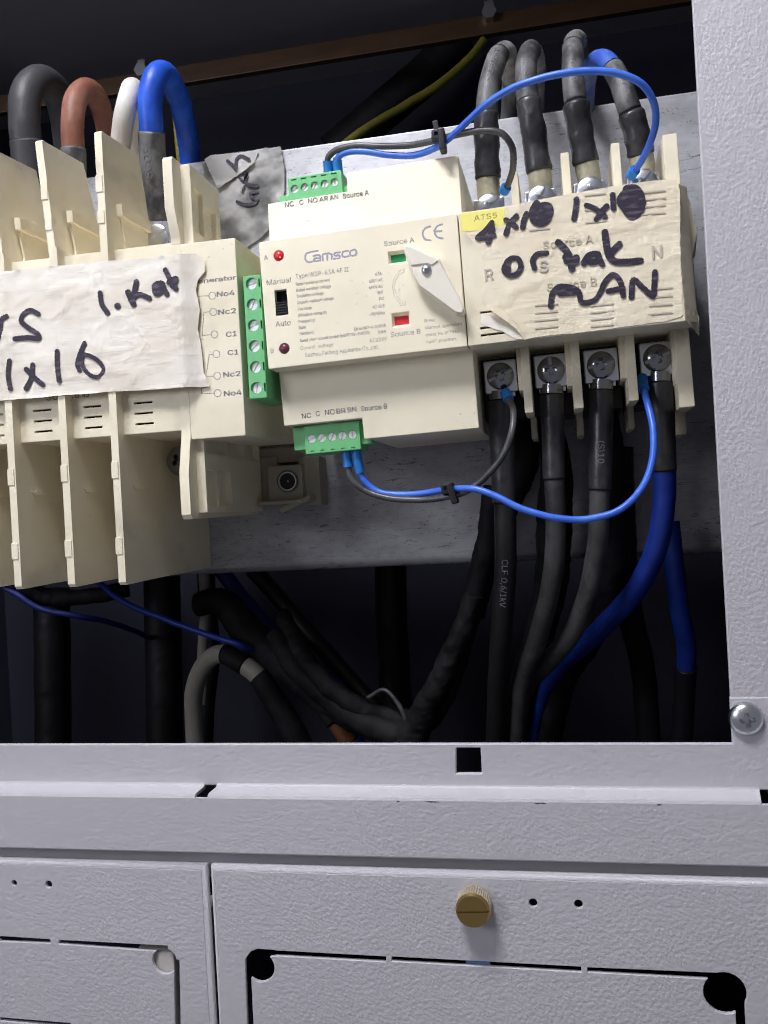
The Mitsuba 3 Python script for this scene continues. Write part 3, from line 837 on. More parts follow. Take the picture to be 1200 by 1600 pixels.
# logo, drawn as strokes (zoom crop 420,230 x6)
ZL = (420, 230, 6.0)
logo = [[(460, 972), (385, 985), (352, 1000), (342, 1035), (352, 1068), (385, 1078), (412, 1072)],
        [(418, 1020), (470, 1012), (482, 1025), (480, 1066)], [(480, 1040), (430, 1044), (424, 1062), (440, 1070), (480, 1062)],
        [(508, 1062), (508, 1008), (575, 998), (590, 1010), (590, 1048)], [(549, 1056), (549, 1004)],
        [(668, 985), (618, 994), (612, 1008), (622, 1018), (658, 1014), (668, 1026), (660, 1040), (610, 1046)],
        [(745, 972), (705, 978), (690, 992), (690, 1018), (704, 1030), (748, 1022)],
        [(775, 968), (808, 962), (822, 978), (820, 1004), (806, 1014), (776, 1018), (762, 1004), (764, 980), (775, 968)]]
add('transfer_switch__lettering', strokes(logo, D2, FW, 3.0, ZL, 0.08), M_LOGO, False, D2)
ce = [[(908, 412), (880, 425), (868, 452), (882, 480), (910, 486)], [(970, 402), (944, 412), (930, 440), (944, 468), (972, 476)], [(934, 440), (966, 437)]]
add('transfer_switch__lettering', strokes(ce, D2, FW, 3.0, Z1, 0.08), M_LOGO, False, D2)
arr = [[(768, 648), (735, 680), (722, 725), (735, 775), (766, 815)], [(752, 645), (724, 676), (712, 725), (724, 780), (752, 818)], [(742, 645), (774, 636), (768, 660)], [(774, 800), (780, 822), (748, 826)]]
add('transfer_switch__lettering', strokes(arr, D2, FW, 0.9, Z1, 0.08), M_PRINT2, False, D2)

# yellow label and the tape over the four-pole block
yl = pxpoly([(719, 334), (788, 324), (790, 352), (752, 360), (721, 362)], D2, FW)
add('yellow_label', sheet(yl, FW + 0.03, FW + 0.18), M_YELLOW, False, D2, label='small yellow printed label at the top left of the four pole block', cat='label')
add('yellow_label__lettering', text([('ATS5', 741, 345.5, 8.5, 36, 0)], D2, FW + 0.2), bsdf('print_olive', pri((0.25, 0.22, 0.06), 0.6, 0.3)), False, D2)


def tape_sheet(pts, frame, w, zoom, thick, amp, seed, step=1.6, edge=0.25, curl=None, side=None):
    """a torn paper tape: uneven outline, gridded so that it can wrinkle"""
    rng = np.random.default_rng(seed)
    poly = pxpoly(pts, frame, w, zoom)
    L = poly.exterior.length
    ts = np.arange(0, L, 0.7)
    xy = np.array([poly.exterior.interpolate(t).coords[0] for t in ts])
    nz = meshkit.fbm(np.column_stack([xy * 0.9, np.zeros(len(xy))]) + seed * 7.3, 3, seed) - 0.5
    c = xy.mean(0)
    d = xy - c
    d /= np.linalg.norm(d, axis=1, keepdims=True)
    poly = Polygon(xy + d * (nz * 2 * edge)[:, None]).buffer(0)
    lo, hi = np.array(poly.bounds[:2]), np.array(poly.bounds[2:])
    tris = []
    us, vs = np.arange(lo[0], hi[0] + step, step), np.arange(lo[1], hi[1] + step, step)
    for u in us:
        col = poly.intersection(sbox(u, lo[1] - 1, u + step, hi[1] + 1))
        if col.is_empty:
            continue
        for v in vs:
            g = col.intersection(sbox(u - 1, v, u + step + 1, v + step))
            for s in getattr(g, 'geoms', [g]):
                if s.geom_type == 'Polygon' and s.area > 1e-3:
                    vv, ff = trimesh.creation.triangulate_polygon(s, engine='earcut')
                    tris.append((vv, ff))
    V, Fc, k = [], [], 0
    for vv, ff in tris:
        V.append(vv); Fc.append(np.asarray(ff) + k); k += len(vv)
    V, Fc = np.vstack(V), np.vstack(Fc)
    # outward winding
    e1, e2 = V[Fc[:, 1]] - V[Fc[:, 0]], V[Fc[:, 2]] - V[Fc[:, 0]]
    flip = (e1[:, 0] * e2[:, 1] - e1[:, 1] * e2[:, 0]) < 0
    Fc[flip] = Fc[flip][:, ::-1]
    p3 = np.column_stack([V, np.zeros(len(V))])
    z = amp * (meshkit.fbm(p3 * [0.07, 0.25, 1] + seed, 3, seed) * 1.0)
    ridge = np.abs(meshkit.noise(p3 * [0.06, 0.16, 1] + 3 * seed, seed + 5) - 0.5)
    z += amp * 1.4 * np.exp(-(ridge / 0.03) ** 2)
    if curl is not None:
        z += curl(V)
    if side is not None:
        V, dz = side(V)
        z = z + dz
    front = np.column_stack([V, w + thick + z])
    m = trimesh.Trimesh(np.vstack([front]), Fc, process=False)
    m.merge_vertices(digits_vertex=4)
    return m


T2 = [(750, 360), (790, 352), (789, 325), (850, 311), (905, 301), (960, 291), (1010, 284), (1040, 281), (1058, 282), (1062, 300), (1063, 400), (1066, 470), (1067, 494), (1040, 502), (960, 513), (900, 521), (858, 524), (820, 530), (806, 516), (785, 502), (762, 478),
      (752, 470), (750, 452), (757, 448), (750, 425), (757, 410), (745, 385), (728, 366)]


tk = 'masking_tape'
add('masking_tape', tape_sheet(T2, D2, FW, (0, 0, 1), 0.25, 0.24, 4), M_TAPE2, True, D2, label='yellowed masking tape with handwriting 4x16 1x16 ortak alan', cat='masking tape')
# the end of the tape that turns round the right end, and a loose flap at its lower left
side_t = trimesh.Trimesh(np.array([(br - .1, bv1 - 1.2, FW + .45), (br + 3.4, bv1 - 1.5, FW - 5.2), (br + 5.6, bv1 - 5, FW - 8), (br + 7.4, bv1 - 16, FW - 9), (br + 6.4, bv1 - 24, FW - 11), (br + 4.4, bv1 - 26, FW - 7.5), (br + 4.3, bv0 + 8, FW - 7.5), (br + 5.6, bv0 + 2, FW - 8), (br + 5.4, bv0 - 4, FW - 9.5), (br + 4.3, bv0 - 3, FW - 8), (br, bv0 + .3, FW + .45)]),
                         np.array([(0, 1, 10), (1, 5, 10), (1, 2, 5), (2, 3, 5), (3, 4, 5), (5, 6, 10), (6, 9, 10), (6, 7, 9), (7, 8, 9)])[:, ::-1], process=False)
add('masking_tape__folded_end', side_t, M_TAPE2, 40, D2)
fl = np.array([q(x, y, FW + d) for x, y, d in ((758, 476, 2.4), (772, 475, 2.0), (790, 488, 1.4), (806, 504, 1.0), (822, 524, .5), (834, 527, .4), (819, 531, .4), (808, 515, 1.6), (790, 501, 2.2), (768, 486, 2.9))])
flm = trimesh.Trimesh(fl, np.array([(0, 9, 1), (1, 9, 8), (1, 8, 2), (2, 8, 7), (2, 7, 3), (3, 7, 6), (3, 6, 4), (4, 6, 5)]), process=False)
add('masking_tape__loose_flap', flm, M_TAPE2, 40, D2)
torn = pxpoly([(752, 490), (785, 497), (810, 515), (826, 529), (806, 530), (785, 518), (760, 507)], D2, FW)
add('masking_tape__torn_corner', tape_sheet([(752, 492), (785, 497), (810, 515), (826, 529), (806, 530), (785, 518), (757, 509), (752, 505)], D2, FW, (0, 0, 1), 0.2, 0.3, 6), M_TAPE, True, D2)
# print showing through the tape
Z3 = (700, 180, 2.857)
ft = [('Source A', *(700 + 425 / 2.857, 180 + 598 / 2.857), 12, 78, 0), ('Source B', 700 + 442 / 2.857, 180 + 785 / 2.857, 12, 78, 0), ('R', 700 + 160 / 2.857, 180 + 738 / 2.857, 17, None, 1), ('S', 700 + 405 / 2.857, 180 + 702 / 2.857, 17, None, 1), ('N', 700 + 905 / 2.857, 180 + 640 / 2.857, 18, None, 1)]
add('masking_tape__print', text(ft, D2, FW + 0.75, 0.1), M_PRINT2, False, D2)
bars = []
for (x0, x1, y, n, dy) in ((390, 488, 850, 4, 34), (638, 738, 851, 4, 31), (898, 1000, 778, 4, 37), (612, 700, 358, 1, 0), (615, 708, 480, 1, 0), (612, 690, 425, 1, 0), (868, 968, 345, 4, 33), (365, 452, 514, 1, 0)):
    for i in range(n):
        bars.append([(x0, y + i * dy), (x1, y + i * dy - 9), 2.2])
add('masking_tape__print', strokes(bars, D2, FW + 0.7, 2, Z3, 0.1), M_PRINT2, False, D2)
hand2 = [[(196, 478), (165, 515), (130, 548), (165, 546), (205, 535), 7.0], [(198, 505), (188, 535), (178, 565), 8.5],
         [(258, 468), (280, 480), (303, 498)], [(305, 450), (275, 485), (258, 528)], [(350, 440), (338, 470), (333, 500)],
         [(395, 395), (378, 430), (385, 470), (420, 480), (450, 450), (450, 410), (420, 405), (395, 430), (400, 455), (425, 450), (430, 430), 11],
         [(573, 375), (570, 415), (562, 462)], [(618, 402), (660, 420), (700, 452)], [(708, 405), (685, 430), (662, 465)], [(735, 355), (738, 415)],
         [(800, 330), (835, 330), (860, 370), (855, 420), (825, 448), (790, 410), (772, 380), (800, 345), (830, 360), (840, 400), (815, 415), (800, 380), 13], [(820, 350), (822, 430), 13],
         [(265, 650), (250, 690), (275, 715), (310, 705), (325, 670), (310, 640), (280, 640), (265, 660), (270, 690)], [(385, 682), (378, 650), (395, 622), (440, 615)],
         [(492, 568), (515, 590), (540, 625), (552, 685), 10], [(525, 632), (545, 650), (572, 636), 10], [(530, 650), (570, 655), 10],
         [(605, 660), (630, 625), (670, 622), (665, 650), (635, 655), 9], [(670, 625), (688, 665), 8], [(700, 523), (706, 570), (720, 630), (745, 652), (800, 655), (858, 650), 10], [(765, 575), (740, 600), (722, 625), 9],
         [(458, 852), (465, 800), (490, 768), (530, 765), (580, 785), (598, 835), (655, 825), (680, 790), (700, 745), (735, 712), (765, 735), (782, 805)], [(500, 795), (560, 790), 9], [(715, 785), (780, 772)],
         [(818, 812), (828, 735), (870, 770), (915, 808), (920, 760), (924, 700)]]
add('masking_tape__handwriting', strokes(hand2, D2, FW + 0.85, 7.9, Z3, 0.12, 0.16, 3), M_INK, False, D2)

# ------------------------------------------------------------------ the changeover switch on the left
tag('changeover_switch', 'old cream changeover switch with tall separator fins and green side terminals', 'changeover switch')
BF, FF = -321.0, -316.0
vb1, vb0 = float(W(130, 396, BF)[1]), float(W(130, 685, BF)[1])
u_l = -240.0
u_r = float((W(283, 385, BF)[0] + W(298, 680, BF)[0]) / 2)
bd = rbox(u_l, u_r, vb0, vb1, -400, BF, 0.5)
slots = []
Z6 = (0, 360, 3.0)
for xs in ((0, 14, 862), (155, 240, 846), (390, 474, 828), (627, 714, 810)):
    for i in range(3):
        y = xs[2] + i * 49
        off = i * 3.5
        a, b = W(xs[0] / 3 + off / 3, 360 + y / 3, BF), W(xs[1] / 3 + off / 3, 360 + (y - 5) / 3, BF)
        slots.append((a, b))
        bd = bd - rbox(a[0] - (8 if xs[0] == 0 else 0), b[0], a[1] - 0.5, a[1] + 0.35, BF - 3, BF + 1, 0.05)
bk = add('changeover_switch__body', bd, M_CREAM2, 35)
add(bk + '__vent_slot', [rbox(a[0], b[0], a[1] - .6, a[1] + .5, BF - 3.2, BF - 2.4, 0.01) for a, b in slots], M_HOLE, False, kind='stuff')
# separator fins: polygons in the (w, v) plane with a thickness along u
def vw(px, py, w):
    return float(W(px, py, w)[1])


def fin(u, th, prof, b=0.25):
    """prof: (w, v) outline"""
    m = sheet(Polygon(prof), -th / 2, th / 2, 0)
    v = m.vertices.copy()
    m.vertices = np.column_stack([v[:, 2] + u, v[:, 1], v[:, 0]])
    m.invert() if m.volume < 0 else None
    return m


u_f = [float((W(a, 410, FF)[0] + W(b, 620, FF)[0]) / 2) for a, b in ((-1, 14), (83, 97), (165, 174))]
vt = vw(157, 203, FF)
vbm = vw(200, 914, FF)
u_f = [u_f[0] - 39.5, u_f[0] - 19.8] + u_f
for i, u in enumerate(u_f):
    i -= 2
    up = [(FF, vb1 - 6), (FF, vt - 1.0), (FF - 1.0, vt), (FF - 2.5, vt - 0.2), (-347, vt + 2.0), (-354, vt - 26), (-360, vb1 - 6)]
    m1 = fin(u, 3.1, up)
    if i < 2:       # the upper parts of these fins are bent to the left
        k = np.clip((m1.vertices[:, 1] - vb1) / (vt - vb1), 0, 1)
        m1.vertices[:, 0] -= k * (3.9 if i == 1 else 3.0)
    dn = [(FF, vb0 + 10), (FF, vbm + 1.2), (FF - 1.2, vbm), (-337, vbm + 0.4), (PW + 0.5, vbm + 0.8), (PW + 0.5, vb0 + 10)]
    mid = [(FF, vb0 - 2), (FF, vb1 + 2), (BF - 3, vb1 + 2), (BF - 3, vb0 - 2)]
    m2, m3 = fin(u, 3.1, dn), fin(u, 3.1, mid)
    k = add('changeover_switch__separator', [m1, m2, m3], M_CREAM2, 25)
    ribs = []
    for y, h in ((470 if i else 480, 8), (240, 8)):
        pass
    tabs = [(vt - 24, 6.5), (vb1 + 9, 5), (vb0 - 17, 6.5), (vbm + 12, 6.5)]
    lean_ = lambda vv: (np.clip((vv - vb1) / (vt - vb1), 0, 1) * (3.9 if i == 1 else 3.0)) if i < 2 else 0.0
    for vv, hh in tabs:
        du = lean_(vv)
        ribs.append(rbox(u - 1.9 - du, u + 1.0 - du, vv, vv + hh, FF - 3, FF + 0.5, 0.15))
    for t in ribs:
        add(k + '__tab', t, M_CREAM2, 30)
    # terminal shield between this fin and the next: a low L-shaped rib on the right face
    vr = vb1 + 14.5
    rb = fin(u + 2.7, 2.6, [(-325, vr), (-324.6, vr + 4.6), (-358, vr + 5.5), (-359, vr + 0.9)])
    rb2 = fin(u + 1.75, 0.8, [(-326.5, vr + .5), (-329.5, vb1 + 4), (-327.5, vb1 - 2), (-360, vb1 - 2), (-358, vr + .5)])
    add(k + '__rib', [rb, rb2], M_CREAM2, 25)
    # lower mould line
    vl = vw(213, 758, -325)
    add(k + '__rib', fin(u + 1.75, 0.8, [(-326, vl), (-327, vl - 1.4), (-393, vl - 1.4), (-393, vl)]), M_CREAM2, 25)
# end wall: a thin front fin and a thicker hollow block behind it
ue0 = float(W(256, 300, FF)[0])
ue = ue0 + 1.9
vte = vw(264, 243, FF)
vbe = vw(282, 812, FF)
up = [(FF, vb1 + 12), (FF, vte - 1.5), (FF - 1.2, vte), (-325, vte), (-329, vb1 - 4), (BF - 2, vb1 - 4), (BF + 1, vb1 - 1), (BF + 1.0, vb1 + 1.5)]
dn = [(BF + 1, vb0 + 3), (BF + 1.0, vb0 - 1), (FF, vb0 - 17), (FF, vbe + 1.8), (FF - 1.6, vbe), (-337, vbe + 0.2), (-392, vbe + 1.0), (-392, vb0 + 3)]
md = [(BF + 0.8, vb0 - 3), (BF + 0.8, vb1 + 3), (BF - 6, vb1 + 3), (BF - 6, vb0 - 3)]
ek = add('changeover_switch__end_wall', [fin(ue, 3.8, up), fin(ue, 3.8, dn), fin(ue, 3.8, md)], M_CREAM2, 25)
e2u0, e2u1 = ue + 1.9, ue + 6.0
EW = -323.5
blk = rbox(e2u0 - .3, e2u1, vb1 - 5, vte - 1.0, -353, EW, 0.35)
blk = blk - hull([[e2u0 - 9, vte - 3 + 30, EW - 1 + 5], [e2u1 + 9, vte - 3 + 30, EW + 5], [e2u0 - 9, vte - 9, -357], [e2u1 + 9, vte - 9, -357], [e2u0 - 9, vte + 30, -357], [e2u1 + 9, vte + 30, -357], [e2u0 - 9, vte - 1, EW - 3], [e2u1 + 9, vte - 1, EW - 3]]) if False else blk
for w0, w1, t in ((-335, -326.8, 9), (-348, -339, 12.5)):
    blk = blk - rbox(e2u1 - 2.0, e2u1 + 2, vb1 + 5, vte - t, w0, w1, 0.2)
add('changeover_switch__end_block', blk, M_CREAM2, 35)
blk = rbox(e2u0 - .3, e2u1 - 0.4, vbe + 2.2, vb0 + 20, -388, EW, 0.35)
for w0, w1, v0, v1 in ((-335, -325.2, vbe + 4.5, vbe + 18.5), (-350, -337, vbe + 5, vbe + 19), (-348, -325.5, vb0 - 9, vb0 - 2.2), (-367, -350, vb0 - 9.5, vb0 - 2.2), (-386, -373, vb0 - 9.5, vb0 - 2.2)):
    blk = blk - rbox(e2u1 - 2.9, e2u1 + 2, v0, v1, w0, w1, 0.2)
add('changeover_switch__end_block', blk, M_CREAM2, 35)
# control box at its right end
CB = -320.0
cu0 = u_r + 0.3
cu1 = float((W(369, 378, CB)[0] + W(382, 675, CB)[0]) / 2)
cv1, cv0 = vw(325, 376, CB), vw(340, 684, CB)
cb = hull([[u, v, w] for (u, w) in ((cu0 + .5, CB - .5), (cu1 - .5, CB - .5), (cu1 + 1.6, -388), (cu0 + .5, -388)) for v in ((cv0 + .5, cv1 - .5) if w > -357 else (cv0 + 2, cv1 - 2.5))], 0.5)
add('changeover_switch__control_box', cb, M_CREAM2, 35)
# side terminal strip, six screws
tw = -321.3
tu0_, tu1_ = float((W(378, 440, tw)[0] + W(391, 615, tw)[0]) / 2), float(W(406, 400, tw)[0]) - 0.25
tv1, tv0 = vw(395, 430, tw), vw(408, 622, tw)
blk = rbox(tu0_, tu1_, tv0, tv1, tw - 26, tw, 0.3)
sc6 = [W(392.5 + 1.6 * i, 443 + 32.6 * i, tw) for i in range(6)]
for c in sc6:
    blk = blk - cyl(c, 2.25, tw - 2.2, tw + 1)
    blk = blk - rbox(tu1_ - 0.95, tu1_ - 0.3, c[1] - 1.6, c[1] + 1.6, tw - 2, tw + 1, 0.05)
tb = add('changeover_switch__terminal_strip', blk, M_GREEN, 30)
for i, c in enumerate(sc6):
    s = m3d.Manifold.cylinder(1.0, 2.1, 2.1, 24) - m3d.Manifold.cube((6, 0.6, 0.8), True).rotate((0, 0, (15, 62, 20, 40, 55, 80)[i])).translate((0, 0, 1.0))
    add(tb + '__screw', s.translate((c[0], c[1], tw - 2.2)), M_TIN, 30)
# printing on the control box
def z6(x, y):
    return (x / 3, 360 + y / 3)


ct = [('enerator', *z6(928, 250), 7.2, 60, 1), ('No4', *z6(1017, 312), 8.2, 28, 1), ('Nc2', *z6(1023, 396), 8.2, 28, 1), ('C1', *z6(1060, 500), 8.2, 17, 1), ('C1', *z6(1068, 586), 8.2, 17, 1), ('Nc2', *z6(1047, 689), 8.2, 27, 1), ('No4', *z6(1050, 777), 8.2, 28, 1)]
add('changeover_switch__lettering', text(ct, G, CB), M_PRINT, False)
dg = [[(930, 308), (978, 307)], [(932, 308), (938, 370)], [(938, 370), (946, 374)], [(955, 384), (984, 382)], [(956, 384), (948, 492)], [(948, 492), (989, 489)], [(980, 583), (997, 582)], [(981, 583), (969, 665)], [(970, 684), (1002, 683)], [(944, 742), (945, 766)], [(945, 766), (1005, 764)], [(944, 742), (985, 728)]]
for x, y in ((995, 306), (1000, 382), (1006, 488), (1014, 580), (1019, 682), (1021, 763)):
    dg.append([(x + 16 * math.cos(t), y + 17 * math.sin(t)) for t in np.linspace(0, 2 * math.pi, 13)])
add('changeover_switch__wiring_diagram', strokes(dg, G, CB, 1.0, Z6, 0.08), M_PRINT, False)
bt = [('Source B', *z6(217, 798), 12, 67, 0)]
add('changeover_switch__lettering', text(bt, G, BF), M_PRINT, False)
# foot clip on the plate with its bolt
fw = -384.0
a, b = W(417, 800, fw), W(482, 715, fw)
clip = rbox(W(421, 0, fw)[0], W(470, 0, fw)[0], vw(440, 782, fw), vw(440, 728, fw), PW, fw, 0.5)
bc = W(450, 752, fw)
u0c, u1c = float(W(419, 760, fw)[0]), float(W(472, 750, fw)[0])
clip = rbox(u0c, u1c, vw(445, 784, fw), vw(445, 727, fw), PW, fw, 0.5) - cyl(bc, 5.2, fw - 2, fw + 1)
clip = clip + rbox(u0c - 4, u1c + 1, vw(430, 789, fw), vw(430, 783, fw), PW, fw + 5, 0.4) + rbox(u1c - 3, u1c + 7, vw(480, 790, fw), vw(480, 712, fw), PW, fw - 5, 0.5)
clip = clip + hull([[u1c - 9, vw(460, 800, fw), fw + 4], [u1c - 10, vw(460, 794, fw), fw + 4], [u1c + 4, vw(480, 781, fw), fw + 4], [u1c + 4, vw(480, 775, fw), fw + 4], [u1c - 9, vw(460, 800, fw), fw - 4], [u1c - 10, vw(460, 794, fw), fw - 4], [u1c + 4, vw(480, 781, fw), fw - 4], [u1c + 4, vw(480, 775, fw), fw - 4]], .3)
clip = clip + rbox(e2u1 - 2, u0c + 3, vw(400, 788, -386), vw(400, 715, -386), PW, -389, 0.5) + rbox(e2u1 - 2, u1c + 5, vw(420, 724, -388), vw(420, 700, -388), PW, -391, 0.5)
ck = add('changeover_switch__mounting_foot', clip, M_CLIP, 35)
bolt = cyl(bc, 4.3, fw - 2.2, fw + 1.2, 32) - cyl(bc, 3.7, fw - 0.6, fw + 2, 32) + m3d.Manifold.cylinder(1.0, 0.8, 0.4, 6).translate((bc[0], bc[1], fw - 0.6))
add(ck + '__bolt', bolt, M_STEEL, 35)
add(ck + '__bolt_socket', cyl(bc, 3.68, fw - 2, fw + 0.1), M_BLACK, 35)
# pale sensor seen past the end wall, and the dark bolt below
c = W(240, 370, -350)
add('changeover_switch__clamp_bolt', dome_screw(6, 1.6, False, True, 30, 0.8).translate((c[0], c[1], -352)), M_STEEL, 40)
c = W(281, 720, -352)
add('changeover_switch__clamp_bolt', dome_screw(6.5, 4, True, False, 30).translate((c[0], c[1], -354)), M_DARKSTEEL, 40)

# tape over the changeover switch: draped over the fins
T1 = [(-120, 438), (0, 425), (70, 417), (157, 409), (245, 401), (285, 396), (300, 392), (313, 402), (316, 420), (304, 434), (301, 450), (307, 480), (304, 510), (310, 545), (313, 580), (323, 602), (262, 607), (160, 613), (0, 626), (-120, 634)]
TW1 = FF + 0.3


def drape(V):
    z = np.zeros(len(V))
    us = sorted(u_f + [ue, u_f[0] - 19.5])
    u = V[:, 0]
    for a, b in zip(us[:-1], us[1:]):
        t = np.clip((u - a) / (b - a), 0, 1)
        z -= np.where((u > a) & (u < b), 0.9 * np.sin(np.pi * t) ** 1.3, 0)
    t = np.clip((u - ue - 1.8) / 7.0, 0, 1)
    return z - t * t * (3 - 2 * t) * 3.4


add('masking_tape_001', tape_sheet(T1, G, TW1, (0, 0, 1), 0.1, 0.36, 9, curl=drape), M_TAPE, True, label='white masking tape with handwriting 1x16 across the separator fins', cat='masking tape')
hand1 = [[(-10, 525), (8, 470), (12, 420), (34, 404), 8], [(180, 392), (140, 375), (108, 395), (100, 425), (130, 455), (180, 490), (182, 505), (130, 502), (72, 508), 8.5],
         [(48, 612), (42, 680), (52, 742), 8], [(122, 650), (160, 690), (200, 722), 8.5], [(152, 630), (145, 690), (122, 740), 8.5], [(272, 568), (272, 630), (281, 705), 8.5],
         [(395, 528), (375, 575), (362, 630), (372, 655), 7.5], [(362, 630), (385, 560), 5], [(390, 580), (425, 590), (470, 620), (488, 655), (465, 685), (425, 680), (395, 650), (380, 610), (388, 580), 7],
         [(472, 295), (480, 345), (508, 388), 9], [(553, 355), 11], [(600, 290), (625, 345), 10], [(638, 240), (625, 300), (612, 325), 9], [(612, 325), (650, 300), (700, 318), 8.5],
         [(730, 262), (735, 290), (755, 280), (760, 258), (738, 258), (742, 285), 14], [(765, 262), (785, 300), 9], [(778, 188), (800, 230), (828, 275), 9], [(795, 245), (828, 228), (812, 262), 9]]
# the handwriting follows the drape
hm = strokes(hand1, G, TW1, 9, Z6, 0.12, 0.14, 5)
hm = hm.subdivide_to_size(2.0)
hm.vertices[:, 2] += drape(hm.vertices[:, :2]) + 0.75
add('masking_tape_001__handwriting', hm, M_INK, False)

# grey tape on the plate between the switches
T3 = [(318, 258), (345, 243), (400, 236), (440, 230), (446, 262), (446, 300), (438, 345), (408, 374), (360, 405), (335, 400), (330, 320)]
add('masking_tape_002', tape_sheet(T3, G, PW, (0, 0, 1), 0.4, 0.7, 12, curl=lambda V: 0.3 + 0.5 * np.sin(V[:, 0] * 0.25) ** 2), M_TAPE3, True, label='dirty grey crumpled tape with handwriting on the mounting plate', cat='masking tape')
flap = [(320, 250), (330, 243), (405, 236), (398, 255), (372, 275), (341, 296)]
add('masking_tape_002__folded_flap', tape_sheet(flap, G, PW + 2.2, (0, 0, 1), 0.4, 0.4, 15), bsdf('tape_flap', bump(pri(proc(tape_fn((0.30, 0.29, 0.29), (0.50, 0.49, 0.50), 0.1)), 0.65, 0.3), crepe)), True)
ZF = (200, 230, 4.8)
hand3 = [[(755, 110), (790, 140), (815, 175), 5], [(815, 175), (825, 95), (855, 75), (915, 100), 5], [(830, 235), (900, 280), (970, 290), 5.5], [(892, 200), (875, 270), (855, 330), 5], [(820, 410), (880, 430), (950, 420), (970, 390), 5], [(970, 335), (920, 345), (925, 370), (965, 390), 5]]
h3 = strokes(hand3, G, PW + 2.0, 5, ZF, 0.1)
h3.vertices[:, 2] = np.where(h3.vertices[:, 1] > W(380, 268, PW + 4)[1], h3.vertices[:, 2] + 1.5, h3.vertices[:, 2])
add('masking_tape_002__handwriting', h3, M_INK, False)

# ------------------------------------------------------------------ cables above the transfer switch
def label_cable(key, label, cat='cable', group=None):
    tag(key, label, cat, group)


CB_G = 'heavy cables on the upper terminals of the transfer switch'
ups = [([(764, 312, -347), (762, 285, -347), (761, 240, -345), (760, 190, -342), (766, 125, -344), (776, 92, -348), (788, 80, -356), (796, 92, -370), (797, 130, -399), (795, 190, -413), (792, 260, -418)], 'first', M_CABLE),
       ([(846, 302, -347), (844, 276, -347), (838, 235, -345), (828, 175, -342), (822, 125, -344), (823, 95, -348), (830, 80, -356), (838, 92, -372), (838, 140, -402), (836, 220, -415), (834, 280, -418)], 'second', M_CABLE),
       ([(922, 288, -347), (918, 262, -347), (909, 215, -344), (900, 160, -340), (895, 110, -342), (894, 75, -348), (899, 62, -356), (905, 75, -374), (905, 140, -404), (903, 220, -417), (902, 280, -418)], 'third', M_CABLE),
       ([(1006, 276, -347), (1003, 252, -347), (995, 210, -344), (982, 165, -342), (966, 122, -345), (950, 98, -350), (934, 95, -358), (921, 112, -370), (916, 150, -394), (915, 210, -415), (914, 280, -419)], 'fourth', M_BLUED)]
desc = ['dusty black cable on the leftmost upper terminal of the transfer switch', 'dusty black cable on the second upper terminal from the left', 'tall dusty black cable on the third upper terminal from the left', 'dusty blue cable bending left from the rightmost upper terminal']
for i, (pts, nm, mat) in enumerate(ups):
    P = Path(pts)
    root = 'heavy_cable' if i == 0 else f'heavy_cable_{i:03d}'
    tag(root, desc[i], 'cable', None)
    L = P.len
    add(root + '__insulation', P.tube(0.10, 1, 3.75, 0.12, i + 1), mat, True)
    add(root + '__lug_sheath', P.tube(0.0, 26 / L * .5, [4.3, 4.5, 4.1], 0.1, i), M_LUG, 60)
    s1 = (0.30, 0.32, 0.27, 0.24)[i]
    ring = 0.5 * (1 + np.sin(np.linspace(0, 12, 24) + i))
    add(root + '__heat_shrink', P.tube(8.5 / L, s1 * .72, np.concatenate([[4.7, 4.9], 4.6 + 0.3 * ring, [4.9, 4.3]]), 0.5, i + 9, turns=9.0), M_SHRINK, True)
    add(root + '__heat_shrink', P.tube(s1 * .70, s1 * 1.35, [4.3, 4.15, 4.1, 4.05], 0.1, i + 15), M_SLEEVE, True)
    ph = facing(P, s1)
    t = meshkit.text_mesh(('CLF 0,6/1kV', '(S)10', 'S310', 'CLF')[i], 2.3, 0.08)
    t.vertices[:, 1] -= 1.1
    add(root + '__print', P.wrap(t, s1 * 0.85, 4.2, ph), 'mat_print_cable' if 'mat_print_cable' in scene else bsdf('print_cable', pri((0.14, 0.14, 0.15), 0.6, 0.3)), False)

# ------------------------------------------------------------------ cables below the transfer switch
downs = [([(783, 612, -348), (784, 650, -348), (786, 720, -349), (788, 790, -350), (790, 860, -352), (787, 930, -356), (782, 1000, -362), (778, 1080, -372), (775, 1190, -385)], M_CABLED, 0.27, 4.6),
         ([(862, 602, -348), (863, 650, -348), (865, 720, -348), (868, 800, -349), (866, 870, -352), (856, 940, -357), (836, 1010, -365), (814, 1070, -374), (806, 1190, -388)], M_CABLEM, 0.22, 4.2),
         ([(940, 594, -348), (940, 640, -348), (938, 720, -348), (936, 800, -349), (930, 870, -353), (916, 935, -359), (893, 990, -367), (858, 1032, -374), (826, 1066, -380), (810, 1115, -386), (804, 1190, -392)], M_CABLEM, 0.235, 4.2),
         ([(1030, 582, -348), (1032, 630, -348), (1036, 700, -350), (1038, 770, -353), (1030, 840, -358), (1006, 900, -366), (966, 955, -378), (912, 1006, -392), (868, 1048, -402), (844, 1090, -410), (830, 1140, -416), (824, 1190, -420)], M_BLUE2, 0.185, 4.6)]
desc = ['thick black cable below the leftmost lower terminal', 'grey black cable below the second lower terminal from the left', 'grey black cable below the third lower terminal from the left', 'blue cable with black sleeve below the rightmost lower terminal']
